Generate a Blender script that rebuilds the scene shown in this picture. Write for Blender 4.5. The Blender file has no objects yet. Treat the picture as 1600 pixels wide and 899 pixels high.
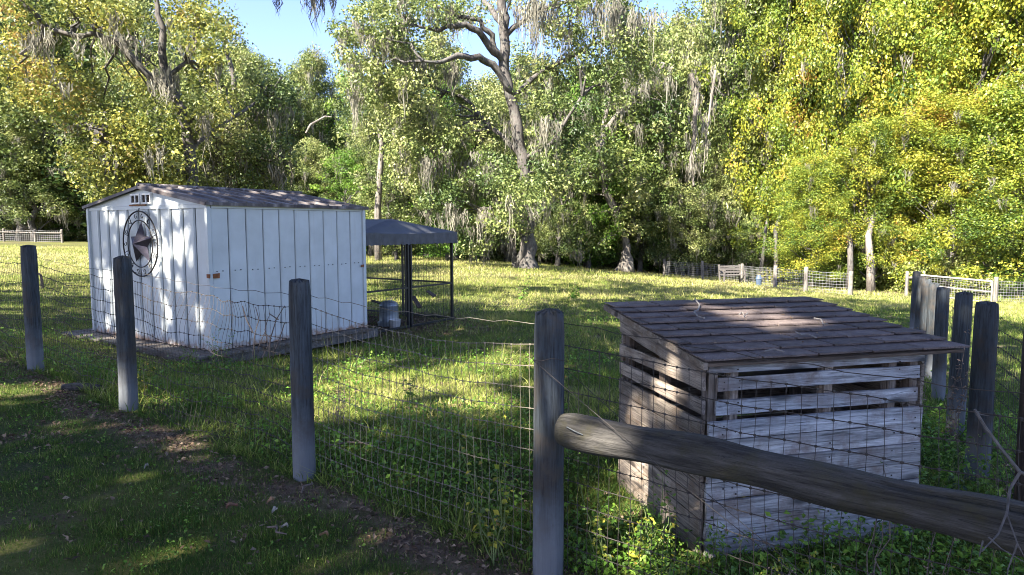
import bpy, math, random
import numpy as np
from mathutils import Vector, Matrix, Euler

S = bpy.context.scene
COL = S.collection
R = math.radians
rng = np.random.default_rng(7)
random.seed(7)

# ------------------------------------------------------------------ camera, sky, sun
CAMZ = 1.55
PITCH = math.atan(95 / 1067)
cam = bpy.data.cameras.new('camera'); co = bpy.data.objects.new('camera', cam); COL.objects.link(co)
cam.sensor_width = 36; cam.lens = 24.0; cam.clip_end = 2000; cam.clip_start = 0.05
co.location = (0, 0, CAMZ); co.rotation_euler = (R(90) - PITCH, 0, 0)
S.camera = co

SUN_AZ = math.atan2(-0.68, -0.73); SUN_EL = R(42)
SD = np.array([math.sin(SUN_AZ) * math.cos(SUN_EL), math.cos(SUN_AZ) * math.cos(SUN_EL), math.sin(SUN_EL)])
W = bpy.data.worlds.new('World'); S.world = W; W.use_nodes = True
wn = W.node_tree.nodes; wl = W.node_tree.links
sky = wn.new('ShaderNodeTexSky'); sky.sky_type = 'NISHITA'; sky.sun_disc = False
sky.sun_elevation = SUN_EL; sky.sun_rotation = SUN_AZ % (2 * math.pi); sky.air_density = 1.0; sky.dust_density = 1.0; sky.ozone_density = 1.5
bg = wn['Background']; bg.inputs[1].default_value = 0.07
tint = wn.new('ShaderNodeMix'); tint.data_type = 'RGBA'; tint.blend_type = 'MULTIPLY'; tint.inputs[0].default_value = 1.0
tint.inputs[7].default_value = (.89, .885, 1.16, 1)     # white balance of the daylight
wl.new(sky.outputs[0], tint.inputs[6]); wl.new(tint.outputs[2], bg.inputs[0])
sun = bpy.data.lights.new('sun', 'SUN'); so = bpy.data.objects.new('sun', sun); COL.objects.link(so)
sun.energy = 5.0; sun.angle = R(0.5); sun.color = (1.0, 0.92, 0.78)
so.rotation_euler = Vector(-SD).to_track_quat('-Z', 'Y').to_euler(); so.location = (0, 0, 30)
S.view_settings.view_transform = 'Standard'; S.view_settings.look = 'None'
S.view_settings.exposure = 2.45; S.view_settings.gamma = 1.0
S.cycles.max_bounces = 6; S.cycles.diffuse_bounces = 3; S.cycles.transmission_bounces = 3
S.cycles.transparent_max_bounces = 8
S.cycles.filter_width = 1.0

# ------------------------------------------------------------------ geometry of the place
cp, sp = math.cos(PITCH), math.sin(PITCH)
def pix(px, py, d):
    """point at depth d (world y) that the photograph shows at pixel px, py"""
    u = (px - 800) / 1067; v = (449.5 - py) / 1067
    dy = cp + v * sp; dz = -sp + v * cp
    k = d / dy
    return np.array([u * k, d, dz * k + CAMZ])
def to_px(x, y, z):
    z = z - CAMZ
    f = y * cp - z * sp; up = y * sp + z * cp
    f = np.maximum(f, 1e-3)
    return 800 + 1067 * x / f, 449.5 - 1067 * up / f

POSTS = [(-6.35, 7.95), (-4.65, 6.57), (-3.05, 5.33), (-1.25, 4.0), (0.16, 2.9), (1.95, 1.45)]
RP_D = [3.25, 4.27, 5.5, 7.1, 8.3, 9.5, 10.7, 12.3]
RPOSTS = [(0.537 * d + 0.697 + (.10 if d < 4 else 0), d) for d in RP_D]
ctl = [(0, 0, 0), (-4, 0, .05), (4, 0, -.02), (0, -6, 0), (-12, 0, .15), (12, 0, -.4), (-6.35, 7.95, .2), (-4.65, 6.57, .17), (-3.05, 5.33, .1), (-1.25, 4, .04), (.16, 2.9, 0), (1.95, 1.45, -.02),
       (-6.1, 9.9, -.10), (-3.67, 8.3, -.16), (-2.27, 10.37, -.19), (-1.2, 12.7, -.22), (-1.85, 11.7, -.2), (.7, 3.9, 0), (2.2, 3.5, -.03), (1.8, 4.3, -.03),
       (2.45, 3.25, -.06), (3.0, 4.27, -.11), (3.65, 5.5, -.17), (4.5, 7.1, -.28), (5.8, 9.5, -.36), (7.3, 12.3, -.44),
       (.6, 30, -.25), (-8, 40, -.3), (-30, 40, .2), (-37, 55, .25), (-15, 25, -.05), (9.3, 42, -1.45), (12, 28, -1.15), (19.5, 27.5, -1.45), (16, 32, -1.45), (3, 48, -.9), (-5, 60, -.5), (20, 50, -1.8), (40, 40, -1.9), (25, 15, -1.1), (-25, 12, .3), (-40, 80, .3), (40, 90, -1.8), (0, 90, -.8)]
CT = np.array(ctl, float)
def _k(d): return np.sqrt(d * d + 4.0)
_A = _k(np.linalg.norm(CT[:, None, :2] - CT[None, :, :2], axis=2))
_w = np.linalg.solve(_A + np.eye(len(CT)) * -0.15, CT[:, 2] + .4)
def gz(x, y):
    x = np.atleast_1d(np.asarray(x, float)); y = np.atleast_1d(np.asarray(y, float))
    xc = np.clip(x, -60, 60); yc = np.clip(y, -15, 95)
    out = np.empty(x.shape)
    f = x.ravel().shape[0]; xr = xc.ravel(); yr = yc.ravel(); o = np.empty(f)
    for i in range(0, f, 50000):
        d = np.hypot(xr[i:i + 50000, None] - CT[None, :, 0], yr[i:i + 50000, None] - CT[None, :, 1])
        o[i:i + 50000] = _k(d) @ _w - .4
    return o.reshape(x.shape)
def g1(x, y): return float(gz(x, y)[0])

def vnoise(x, y, seed=0):
    """smooth value noise 0..1"""
    r = np.random.default_rng(seed).random((64, 64))
    xi = np.floor(x).astype(int); yi = np.floor(y).astype(int); fx = x - xi; fy = y - yi
    fx = fx * fx * (3 - 2 * fx); fy = fy * fy * (3 - 2 * fy)
    a = r[xi % 64, yi % 64]; b = r[(xi + 1) % 64, yi % 64]; c = r[xi % 64, (yi + 1) % 64]; d = r[(xi + 1) % 64, (yi + 1) % 64]
    return (a * (1 - fx) + b * fx) * (1 - fy) + (c * (1 - fx) + d * fx) * fy
def fbm(x, y, seed=0):
    return (vnoise(x, y, seed) * .55 + vnoise(x * 2.1, y * 2.1, seed + 1) * .3 + vnoise(x * 4.3, y * 4.3, seed + 2) * .15)

def fence_side(x, y):
    """signed distance to the near fence line: positive on the field side"""
    best = np.full(np.shape(x), 1e9); sgn = np.ones(np.shape(x))
    P = [(-30, 26)] + POSTS + [(1.95 + 8, 1.45 - 6.2)]
    for (ax, ay), (bx, by) in zip(P[:-1], P[1:]):
        dx, dy = bx - ax, by - ay; L2 = dx * dx + dy * dy
        t = np.clip(((x - ax) * dx + (y - ay) * dy) / L2, 0, 1)
        d = np.hypot(x - ax - t * dx, y - ay - t * dy)
        s = np.where(dx * (y - ay) - dy * (x - ax) > 0, 1, -1)
        m = d < best; best = np.where(m, d, best); sgn = np.where(m, s, sgn)
    return best * sgn

# ------------------------------------------------------------------ materials
def newmat(name):
    m = bpy.data.materials.new(name); m.use_nodes = True
    nt = m.node_tree; b = nt.nodes['Principled BSDF']
    return m, nt, b
def N(nt, t, **kw):
    n = nt.nodes.new(t)
    for k, v in kw.items(): setattr(n, k, v)
    return n
def ramp(nt, stops, fac=None, interp='LINEAR'):
    n = N(nt, 'ShaderNodeValToRGB'); cr = n.color_ramp; cr.interpolation = interp
    while len(cr.elements) < len(stops): cr.elements.new(0.5)
    for e, (p, c) in zip(cr.elements, stops):
        e.position = p; e.color = (c[0], c[1], c[2], 1)
    if fac is not None: nt.links.new(fac, n.inputs[0])
    return n
def noise(nt, vec, scale, detail=4, rough=.55):
    n = N(nt, 'ShaderNodeTexNoise'); n.inputs['Scale'].default_value = scale; n.inputs['Detail'].default_value = detail; n.inputs['Roughness'].default_value = rough
    if vec is not None: nt.links.new(vec, n.inputs['Vector'])
    return n
def mapping(nt, scale, randoff=True, coord='Object'):
    tc = N(nt, 'ShaderNodeTexCoord'); mp = N(nt, 'ShaderNodeMapping'); mp.inputs['Scale'].default_value = scale
    nt.links.new(tc.outputs[coord], mp.inputs['Vector'])
    if randoff:
        oi = N(nt, 'ShaderNodeObjectInfo'); mu = N(nt, 'ShaderNodeMath', operation='MULTIPLY'); mu.inputs[1].default_value = 37.0
        nt.links.new(oi.outputs['Random'], mu.inputs[0]); cb = N(nt, 'ShaderNodeCombineXYZ')
        for i in range(3): nt.links.new(mu.outputs[0], cb.inputs[i])
        nt.links.new(cb.outputs[0], mp.inputs['Location'])
    return mp.outputs[0]
def mix(nt, a, b, fac, mode='MIX'):
    n = N(nt, 'ShaderNodeMix', data_type='RGBA', blend_type=mode)
    for s, v in ((n.inputs[0], fac), (n.inputs[6], a), (n.inputs[7], b)):
        if hasattr(v, 'links') or isinstance(v, bpy.types.NodeSocket): nt.links.new(v, s)
        elif isinstance(v, (int, float)): s.default_value = v
        else: s.default_value = (v[0], v[1], v[2], 1)
    return n.outputs[2]
def bump(nt, b, h, strength=.5, dist=.01):
    n = N(nt, 'ShaderNodeBump'); n.inputs['Strength'].default_value = strength; n.inputs['Distance'].default_value = dist
    nt.links.new(h, n.inputs['Height']); nt.links.new(n.outputs[0], b.inputs['Normal'])
def hsv_random(nt, col, amt=.25):
    oi = N(nt, 'ShaderNodeObjectInfo'); mr = N(nt, 'ShaderNodeMapRange'); mr.inputs[3].default_value = 1 - amt; mr.inputs[4].default_value = 1 + amt
    nt.links.new(oi.outputs['Random'], mr.inputs[0]); h = N(nt, 'ShaderNodeHueSaturation'); nt.links.new(col, h.inputs['Color']); nt.links.new(mr.outputs[0], h.inputs['Value'])
    return h.outputs[0]

def wood(name, c_dark, c_light, scale, rough=.85, bstr=.5, stain=None, rnd=.15, knots=False, pale_foot=None):
    m, nt, b = newmat(name)
    v = mapping(nt, scale); n1 = noise(nt, v, 1.0, 6, .65)
    r = ramp(nt, [(.32, c_dark), (.50, [(a + c) / 2 for a, c in zip(c_dark, c_light)]), (.68, c_light)], n1.outputs[0])
    col = r.outputs[0]
    vf = mapping(nt, tuple(s * 4.2 for s in scale)); nf = noise(nt, vf, 1.0, 8, .75)
    rf_ = ramp(nt, [(.34, (.25, .25, .25)), (.47, (.85, .85, .85)), (.62, (1.25, 1.25, 1.25))], nf.outputs[0]); col = mix(nt, col, rf_.outputs[0], 1.0, 'MULTIPLY')
    v2 = mapping(nt, (1, 1, 1)); n2 = noise(nt, v2, 5.0, 5, .7)
    if stain:
        r2 = ramp(nt, [(.48, (0, 0, 0)), (.66, (1, 1, 1))], n2.outputs[0]); col = mix(nt, col, stain, r2.outputs[0])
    vc = mapping(nt, tuple(s * 1.3 if s > 10 else s * .6 for s in scale)); nc = noise(nt, vc, 1.0, 3, .5)
    rk_ = ramp(nt, [(.485, (1, 1, 1)), (.5, (.22, .22, .22)), (.515, (1, 1, 1))], nc.outputs[0]); col = mix(nt, col, rk_.outputs[0], .85, 'MULTIPLY')
    v3 = mapping(nt, tuple(s * .35 for s in scale)); n3 = noise(nt, v3, 3.0, 8, .8)
    rc = ramp(nt, [(.30, (0, 0, 0)), (.40, (1, 1, 1))], n3.outputs[0])
    col = mix(nt, [x * .35 for x in c_dark], col, rc.outputs[0])
    if knots:
        vo = N(nt, 'ShaderNodeTexVoronoi'); vo.inputs['Scale'].default_value = 1.0
        nt.links.new(mapping(nt, (2.6, 7, 9)), vo.inputs['Vector'])
        rk = ramp(nt, [(.10, (1, 1, 1)), (.24, (0, 0, 0))], vo.outputs['Distance']); col = mix(nt, col, [x * .3 for x in c_dark], rk.outputs[0])
    if pale_foot:
        tc = N(nt, 'ShaderNodeTexCoord'); sx = N(nt, 'ShaderNodeSeparateXYZ'); nt.links.new(tc.outputs['Object'], sx.inputs[0])
        ad = N(nt, 'ShaderNodeMath', operation='MULTIPLY_ADD'); ad.inputs[1].default_value = .5; nt.links.new(n2.outputs[0], ad.inputs[0]); nt.links.new(sx.outputs[2], ad.inputs[2])
        rf = ramp(nt, [(.40, (1, 1, 1)), (.72, (0, 0, 0))], ad.outputs[0])
        mm = N(nt, 'ShaderNodeMath', operation='MULTIPLY'); mm.inputs[1].default_value = .55; nt.links.new(rf.outputs[0], mm.inputs[0])
        col = mix(nt, col, pale_foot, mm.outputs[0])
    nt.links.new(hsv_random(nt, col, rnd), b.inputs['Base Color'])
    b.inputs['Roughness'].default_value = rough
    ah = N(nt, 'ShaderNodeMath', operation='ADD'); nt.links.new(n1.outputs[0], ah.inputs[0]); nt.links.new(nf.outputs[0], ah.inputs[1])
    bump(nt, b, ah.outputs[0], bstr * 1.4, .006)
    return m
def plain(name, c, rough=.6, metal=0, var=.2, scale=8, bstr=0):
    m, nt, b = newmat(name)
    n1 = noise(nt, mapping(nt, (1, 1, 1)), scale, 5)
    r = ramp(nt, [(.3, [x * (1 - var) for x in c]), (.7, [min(1, x * (1 + var)) for x in c])], n1.outputs[0])
    nt.links.new(r.outputs[0], b.inputs['Base Color']); b.inputs['Roughness'].default_value = rough; b.inputs['Metallic'].default_value = metal
    if bstr: bump(nt, b, n1.outputs[0], bstr, .01)
    return m
def leafmat(name, stops, trans=.35, rough=.5, rnd=.12, spec=.35):
    m, nt, b = newmat(name)
    at = N(nt, 'ShaderNodeAttribute', attribute_name='tint'); sx = N(nt, 'ShaderNodeSeparateColor'); nt.links.new(at.outputs['Color'], sx.inputs[0])
    r = ramp(nt, stops, sx.outputs[0])
    mr = N(nt, 'ShaderNodeMapRange'); mr.inputs[3].default_value = .65; mr.inputs[4].default_value = 1.3; nt.links.new(sx.outputs[1], mr.inputs[0])
    h = N(nt, 'ShaderNodeHueSaturation'); nt.links.new(r.outputs[0], h.inputs['Color']); nt.links.new(mr.outputs[0], h.inputs['Value'])
    c = hsv_random(nt, h.outputs[0], rnd)
    nt.links.new(c, b.inputs['Base Color']); b.inputs['Roughness'].default_value = rough
    b.inputs['Specular IOR Level'].default_value = spec
    tr = N(nt, 'ShaderNodeBsdfTranslucent'); nt.links.new(c, tr.inputs['Color'])
    ms = N(nt, 'ShaderNodeMixShader'); ms.inputs[0].default_value = trans
    nt.links.new(b.outputs[0], ms.inputs[1]); nt.links.new(tr.outputs[0], ms.inputs[2]); nt.links.new(ms.outputs[0], nt.nodes['Material Output'].inputs['Surface'])
    return m

M = {}
M['post'] = wood('post_wood', (.011, .015, .019), (.058, .071, .083), (22, 22, 1.6), stain=(.05, .042, .035), pale_foot=(.20, .215, .235))
M['post_brown'] = wood('brown_post_wood', (.012, .010, .009), (.045, .034, .028), (22, 22, 1.6))
M['rail'] = wood('rail_wood', (.007, .0065, .006), (.105, .098, .09), (2.0, 26, 26), stain=(.05, .045, .022), bstr=1.3, rnd=.05)
M['far_post'] = wood('pale_post_wood', (.09, .08, .07), (.26, .235, .205), (20, 20, 2))
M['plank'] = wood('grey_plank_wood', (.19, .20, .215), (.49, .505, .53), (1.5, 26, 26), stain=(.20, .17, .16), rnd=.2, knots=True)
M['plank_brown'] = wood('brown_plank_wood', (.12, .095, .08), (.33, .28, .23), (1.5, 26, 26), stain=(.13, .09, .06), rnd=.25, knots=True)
M['frame_wood'] = wood('dark_frame_wood', (.05, .038, .03), (.15, .11, .085), (1.5, 26, 26))
M['platform'] = wood('platform_wood', (.07, .065, .06), (.22, .20, .18), (1.5, 26, 26), stain=(.12, .08, .05))
M['shingle'] = None
M['shed_white'] = None
M['seam'] = plain('seam_shadow_metal', (.10, .11, .12), .6)
M['shed_roof'] = None
M['black_metal'] = plain('black_frame_paint', (.012, .013, .016), .45, 0, .3)
M['wire'] = plain('sunlit_galvanised_wire', (.17, .15, .12), .6, .3, .3, 30)  # paler than the other bays: sunlit look put into the wire colour
M['rust_wire'] = plain('old_rusted_wire', (.05, .042, .038), .65, .3, .3, 30)
M['far_wire'] = plain('far_wire', (.28, .28, .28), .5, .3, .2)
M['tarp'] = plain('canopy_fabric', (.075, .082, .095), .7, 0, .15, 3, .2)
M['valance'] = plain('valance_fabric', (.10, .10, .105), .8)
M['galv'] = plain('galvanised_sheet', (.34, .38, .42), .45, .5, .15)
M['white'] = plain('white_plastic', (.75, .75, .74), .5)
M['star'] = plain('star_metal', (.085, .075, .095), .42, .6, .35, 10)
M['ring'] = plain('ring_metal', (.02, .016, .016), .6, .3, .3)
M['rust'] = plain('rust', (.22, .08, .03), .9, 0, .4, 30)
M['vent_dark'] = plain('vent_dark', (.03, .02, .018), .8)
M['twig_grey'] = plain('grey_branch_bark', (.09, .082, .078), .9, 0, .4, 40)
M['twig'] = plain('lichen_twig', (.21, .195, .185), .9, 0, .3, 40)
M['twig_brown'] = plain('brown_twig', (.13, .10, .085), .9, 0, .4, 40)
M['bark'] = wood('bark', (.03, .026, .024), (.14, .125, .115), (5, 5, 1.0), bstr=1.0, stain=(.11, .11, .10))
M['bark_pale'] = wood('pale_bark', (.10, .085, .075), (.27, .245, .215), (5, 5, 1.2), bstr=.8)
M['bench'] = plain('bench_wood', (.11, .10, .095), .8)
M['litter'] = leafmat('litter_leaf', [(0, (.07, .045, .03)), (.5, (.18, .12, .08)), (1, (.32, .24, .17))], .1, .8)
M['moss'] = leafmat('spanish_moss', [(0, (.10, .095, .078)), (.5, (.22, .21, .17)), (1, (.34, .325, .27))], .35, .9, .1, .1)
M['leaf_oak'] = leafmat('oak_leaf', [(0, (.035, .065, .02)), (.45, (.10, .145, .038)), (.8, (.22, .26, .07)), (1, (.35, .35, .14))], .3, .4)
M['leaf_olive'] = leafmat('olive_leaf', [(0, (.05, .085, .028)), (.4, (.13, .175, .052)), (.75, (.26, .295, .095)), (1, (.39, .385, .18))], .3, .42)
M['leaf_yellow'] = leafmat('turning_leaf', [(0, (.05, .085, .022)), (.35, (.125, .165, .04)), (.7, (.26, .275, .06)), (.97, (.42, .37, .08)), (1, (.42, .30, .10))], .35, .38)
M['leaf_bright'] = leafmat('bright_leaf', [(0, (0.052, 0.117, 0.016)), (0.5, (0.13, 0.26, 0.033)), (1, (0.286, 0.416, 0.065))], .4, .45)
M['leaf_vine'] = leafmat('vine_leaf', [(0, (.045, .09, .018)), (.3, (.13, .195, .03)), (.55, (.25, .295, .04)), (.8, (.42, .41, .055)), (.97, (.52, .42, .065)), (1, (.45, .24, .07))], .38, .38)
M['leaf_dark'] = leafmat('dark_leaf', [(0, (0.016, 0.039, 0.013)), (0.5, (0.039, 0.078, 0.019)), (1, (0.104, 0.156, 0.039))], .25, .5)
M['grass'] = leafmat('grass_blade', [(0, (.035, .09, .02)), (.35, (.09, .16, .03)), (.6, (.20, .265, .05)), (.8, (.36, .385, .10)), (1, (.46, .42, .19))], .45, .6, 0, .2)

m, nt, b = newmat('asphalt_shingle')
n1 = noise(nt, mapping(nt, (1, 1, 1)), 220, 3, .8); n2 = noise(nt, mapping(nt, (1, 1, 1)), 9, 5, .7)
r = ramp(nt, [(.3, (.036, .029, .027)), (.5, (.12, .098, .09)), (.72, (.25, .21, .195))], n1.outputs[0]); r2 = ramp(nt, [(.35, (.55, .5, .5)), (.65, (1.2, 1.15, 1.15))], n2.outputs[0])
nt.links.new(hsv_random(nt, mix(nt, r.outputs[0], r2.outputs[0], 1.0, 'MULTIPLY'), .28), b.inputs['Base Color']); b.inputs['Roughness'].default_value = .95; bump(nt, b, n1.outputs[0], .6, .003); M['shingle'] = m
# shed paint: soft dirt and rusty foot
m, nt, b = newmat('white_painted_metal')
v = mapping(nt, (1, 1, 1)); n1 = noise(nt, v, 2.5, 5); r = ramp(nt, [(.3, (.44, .475, .485)), (.65, (.55, .59, .605))], n1.outputs[0])
v2 = mapping(nt, (12, 12, .6)); n2 = noise(nt, v2, 1.0, 6, .7); r2 = ramp(nt, [(.58, (0, 0, 0)), (.8, (.5, .5, .5))], n2.outputs[0])
col = mix(nt, r.outputs[0], (.40, .37, .33), r2.outputs[0])
tc = N(nt, 'ShaderNodeTexCoord'); sx = N(nt, 'ShaderNodeSeparateXYZ'); nt.links.new(tc.outputs['Object'], sx.inputs[0])
n3 = noise(nt, v, 14, 6, .7); ad = N(nt, 'ShaderNodeMath', operation='MULTIPLY_ADD'); ad.inputs[1].default_value = .35; nt.links.new(n3.outputs[0], ad.inputs[0]); nt.links.new(sx.outputs[2], ad.inputs[2])
r3 = ramp(nt, [(.16, (.9, .9, .9)), (.26, (0, 0, 0))], ad.outputs[0]); col = mix(nt, col, (.26, .13, .06), r3.outputs[0])
nt.links.new(col, b.inputs['Base Color']); b.inputs['Roughness'].default_value = .42; bump(nt, b, n1.outputs[0], .15, .02); M['shed_white'] = m
m, nt, b = newmat('weathered_roof_metal')
v = mapping(nt, (1.5, 9, 1)); n1 = noise(nt, v, 1.0, 6, .65); r = ramp(nt, [(.35, (.045, .035, .035)), (.52, (.11, .095, .095)), (.7, (.34, .31, .31))], n1.outputs[0])
nt.links.new(r.outputs[0], b.inputs['Base Color']); b.inputs['Roughness'].default_value = .7; M['shed_roof'] = m

# ground
m, nt, b = newmat('ground_soil')
at = N(nt, 'ShaderNodeAttribute', attribute_name='tint'); sx = N(nt, 'ShaderNodeSeparateColor'); nt.links.new(at.outputs['Color'], sx.inputs[0])
v = mapping(nt, (1, 1, 1), False); n1 = noise(nt, v, 9, 8, .7); n2 = noise(nt, v, .35, 4, .6)
n4 = noise(nt, v, 70, 5, .8)
gr = ramp(nt, [(.3, (.012, .014, .008)), (.46, (.04, .06, .02)), (.56, (.08, .07, .045)), (.72, (.16, .16, .08))], n4.outputs[0])
gr2 = ramp(nt, [(.38, (0, 0, 0)), (.62, (.55, .55, .55))], n2.outputs[0]); gcol = mix(nt, gr.outputs[0], (.20, .20, .05), gr2.outputs[0])
dr = ramp(nt, [(.25, (.06, .04, .03)), (.5, (.16, .115, .09)), (.75, (.30, .23, .18))], n1.outputs[0])
col = mix(nt, gcol, dr.outputs[0], sx.outputs[0])
nt.links.new(col, b.inputs['Base Color']); b.inputs['Roughness'].default_value = .95; b.inputs['Specular IOR Level'].default_value = .1
bump(nt, b, n1.outputs[0], .8, .04); M['ground'] = m

# ------------------------------------------------------------------ mesh helpers
def tagged(o, label=None, cat=None, group=None, kind=None):
    for k, v in (('label', label), ('category', cat), ('group', group), ('kind', kind)):
        if v: o[k] = v
    return o
def empty(name, loc, rz=0, label=None, cat=None, group=None):
    o = bpy.data.objects.new(name, None); COL.objects.link(o); o.location = tuple(float(a) for a in loc); o.rotation_euler = (0, 0, rz); o.empty_display_size = .1
    return tagged(o, label, cat, group)
def link(name, me, parent=None, loc=(0, 0, 0), rot=(0, 0, 0)):
    o = bpy.data.objects.new(name, me); COL.objects.link(o); o.parent = parent; o.location = tuple(float(a) for a in loc); o.rotation_euler = rot
    return o
class MB:
    def __init__(s): s.v = []; s.f = []
    def box(s, c, d, rot=None, jit=0):
        n = len(s.v); hx, hy, hz = d[0] / 2, d[1] / 2, d[2] / 2; c = Vector(c)
        for sx in (-1, 1):
            for sy in (-1, 1):
                for sz in (-1, 1):
                    p = Vector((sx * hx, sy * hy, sz * hz))
                    if jit: p += Vector([random.uniform(-jit, jit) for _ in range(3)])
                    if rot is not None: p = rot @ p
                    s.v.append(tuple(c + p))
        for q in ((0, 1, 3, 2), (4, 6, 7, 5), (0, 4, 5, 1), (2, 3, 7, 6), (0, 2, 6, 4), (1, 5, 7, 3)): s.f.append(tuple(n + i for i in q))
        return s
    def tube(s, pts, rad, n=6, cap=True, rough=0):
        pts = [Vector(tuple(float(a) for a in p)) for p in pts]; m = len(pts)
        if not hasattr(rad, '__len__'): rad = [rad] * m
        base = len(s.v); up = None
        for i, p in enumerate(pts):
            t = (pts[min(i + 1, m - 1)] - pts[max(i - 1, 0)])
            t = t.normalized() if t.length > 1e-9 else Vector((0, 0, 1))
            if up is None: up = Vector((0, 0, 1)) if abs(t.z) < .9 else Vector((1, 0, 0))
            a = t.cross(up).normalized(); bb = a.cross(t).normalized(); up = bb
            for k in range(n):
                w = 2 * math.pi * k / n; rr = rad[i] * (1 + (random.uniform(-rough, rough) if rough else 0))
                s.v.append(tuple(p + a * math.cos(w) * rr + bb * math.sin(w) * rr))
        for i in range(m - 1):
            for k in range(n):
                a0 = base + i * n + k; a1 = base + i * n + (k + 1) % n
                s.f.append((a0, a1, a1 + n, a0 + n))
        if cap and n > 2:
            s.f.append(tuple(base + k for k in reversed(range(n)))); s.f.append(tuple(base + (m - 1) * n + k for k in range(n)))
        return s
    def poly(s, pts):
        n = len(s.v); s.v += [tuple(p) for p in pts]; s.f.append(tuple(range(n, n + len(pts)))); return s
    def mesh(s, name, mat, smooth=False):
        me = bpy.data.meshes.new(name); me.from_pydata(s.v, [], s.f); me.materials.append(mat)
        if smooth: me.polygons.foreach_set('use_smooth', [True] * len(me.polygons))
        me.update(); return me
    def build(s, name, mat, parent=None, loc=(0, 0, 0), rot=(0, 0, 0), smooth=False):
        return link(name, s.mesh(name, mat, smooth), parent, loc, rot)
def np_mesh(name, V, T, mat, tint=None):
    me = bpy.data.meshes.new(name); V = np.asarray(V, np.float32); T = np.asarray(T, np.int32)
    me.vertices.add(len(V)); me.vertices.foreach_set('co', V.ravel())
    me.loops.add(T.size); me.loops.foreach_set('vertex_index', T.ravel())
    me.polygons.add(len(T)); me.polygons.foreach_set('loop_start', np.arange(0, T.size, T.shape[1], dtype=np.int32))
    me.polygons.foreach_set('loop_total', np.full(len(T), T.shape[1], np.int32)) if False else None
    me.materials.append(mat); me.update(calc_edges=True)
    if tint is not None:
        a = me.color_attributes.new('tint', 'FLOAT_COLOR', 'POINT')
        c = np.ones((len(V), 4), np.float32); c[:, :tint.shape[1]] = tint; a.data.foreach_set('color', c.ravel())
    return me
def unit(v): return v / np.maximum(np.linalg.norm(v, axis=-1, keepdims=True), 1e-9)
def leaf_arrays(P, Nn, L, Wd, tint, rg, fold=.25, down=0.0):
    """folded rhombic leaves: P positions, Nn rough normals"""
    n = len(P); T = unit(np.cross(Nn, rg.normal(size=(n, 3)))); T[:, 2] -= down; T = unit(T)
    B = unit(np.cross(Nn, T)); Nn = unit(np.cross(T, B))
    L = np.broadcast_to(L, n)[:, None]; Wd = np.broadcast_to(Wd, n)[:, None]
    V = np.stack([P - T * L / 2, P + B * Wd / 2 + Nn * Wd * fold, P + T * L / 2, P - B * Wd / 2 + Nn * Wd * fold], 1).reshape(-1, 3)
    i = np.arange(n)[:, None] * 4
    F = np.concatenate([i + np.array([[0, 2, 1]]), i + np.array([[0, 3, 2]])], 0)
    return V, F, np.repeat(tint, 4, 0)
def merge(parts):
    Vs, Fs, Ts = [], [], []; o = 0
    for V, F, T in parts:
        Vs.append(V); Fs.append(F + o); Ts.append(T); o += len(V)
    return np.concatenate(Vs), np.concatenate(Fs), np.concatenate(Ts)
def clump_leaves(C, rad, per, size, rg, tint_fn=None, flat=.75, shell=.45, down=.3, aspect=.62):
    """C (n,3) clump centres, rad (n,) radii"""
    n = len(C); k = n * per; idx = np.repeat(np.arange(n), per)
    D = unit(rg.normal(size=(k, 3))); rr = (shell + (1 - shell) * rg.random(k) ** .5) * (0.75 + .5 * rg.random(k))
    off = D * (rad[idx] * rr)[:, None]; off[:, 2] *= flat
    P = C[idx] + off
    Nn = unit(D * .9 + rg.normal(size=(k, 3)) * .6 + np.array([0, 0, .35]))
    s = size * rg.uniform(.6, 1.35, k)
    t = np.zeros((k, 3)); ct = rg.random(n)
    t[:, 0] = np.clip(ct[idx] * .55 + rg.random(k) * .45, 0, 1) if tint_fn is None else tint_fn(P, idx, ct, rg)
    t[:, 1] = rg.random(k); t[:, 2] = ct[idx]
    return leaf_arrays(P, Nn, s, s * aspect, t, rg, down=down)
def moss_arrays(A, length, rg, n_rib=12, spread=.18, width=.05):
    """hanging ribbons from anchors A (n,3)"""
    n = len(A) * n_rib; idx = np.repeat(np.arange(len(A)), n_rib)
    th = rg.uniform(0, 2 * np.pi, n); rq = np.sqrt(rg.random(n)); r = spread * rq
    L = np.broadcast_to(length, len(A))[idx] * (.2 + .9 * rg.random(n)) * (1.15 - .75 * rq)
    P0 = A[idx] + np.stack([np.cos(th) * r, np.sin(th) * r, rg.uniform(-.1, .15, n)], 1)
    a = rg.uniform(0, np.pi, n); wd = np.stack([np.cos(a), np.sin(a), np.zeros(n)], 1)
    w = width * rg.uniform(.5, 1.3, n)
    rows = []
    for j, (t, ws) in enumerate(((0, .5), (.3, 1.0), (.65, .7), (1, .08))):
        c = P0.copy(); c[:, 2] -= L * t; c[:, :2] += rg.normal(size=(n, 2)) * np.minimum(.09, L * .10)[:, None] * (j > 0) - (P0[:, :2] - A[idx][:, :2]) * t * .45
        rows += [c - wd * (w * ws / 2)[:, None], c + wd * (w * ws / 2)[:, None]]
    V = np.stack(rows, 1).reshape(-1, 3); i = np.arange(n)[:, None] * 8
    F = np.concatenate([np.concatenate([i + np.array([[2 * q, 2 * q + 1, 2 * q + 3]]), i + np.array([[2 * q, 2 * q + 3, 2 * q + 2]])], 0) for q in range(3)], 0)
    t = np.zeros((n, 3)); t[:, 0] = rg.random(n) * .6 + .4 * rg.random(len(A))[idx]; t[:, 1] = rg.random(n)
    return V, F, np.repeat(t, 8, 0)

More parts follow.
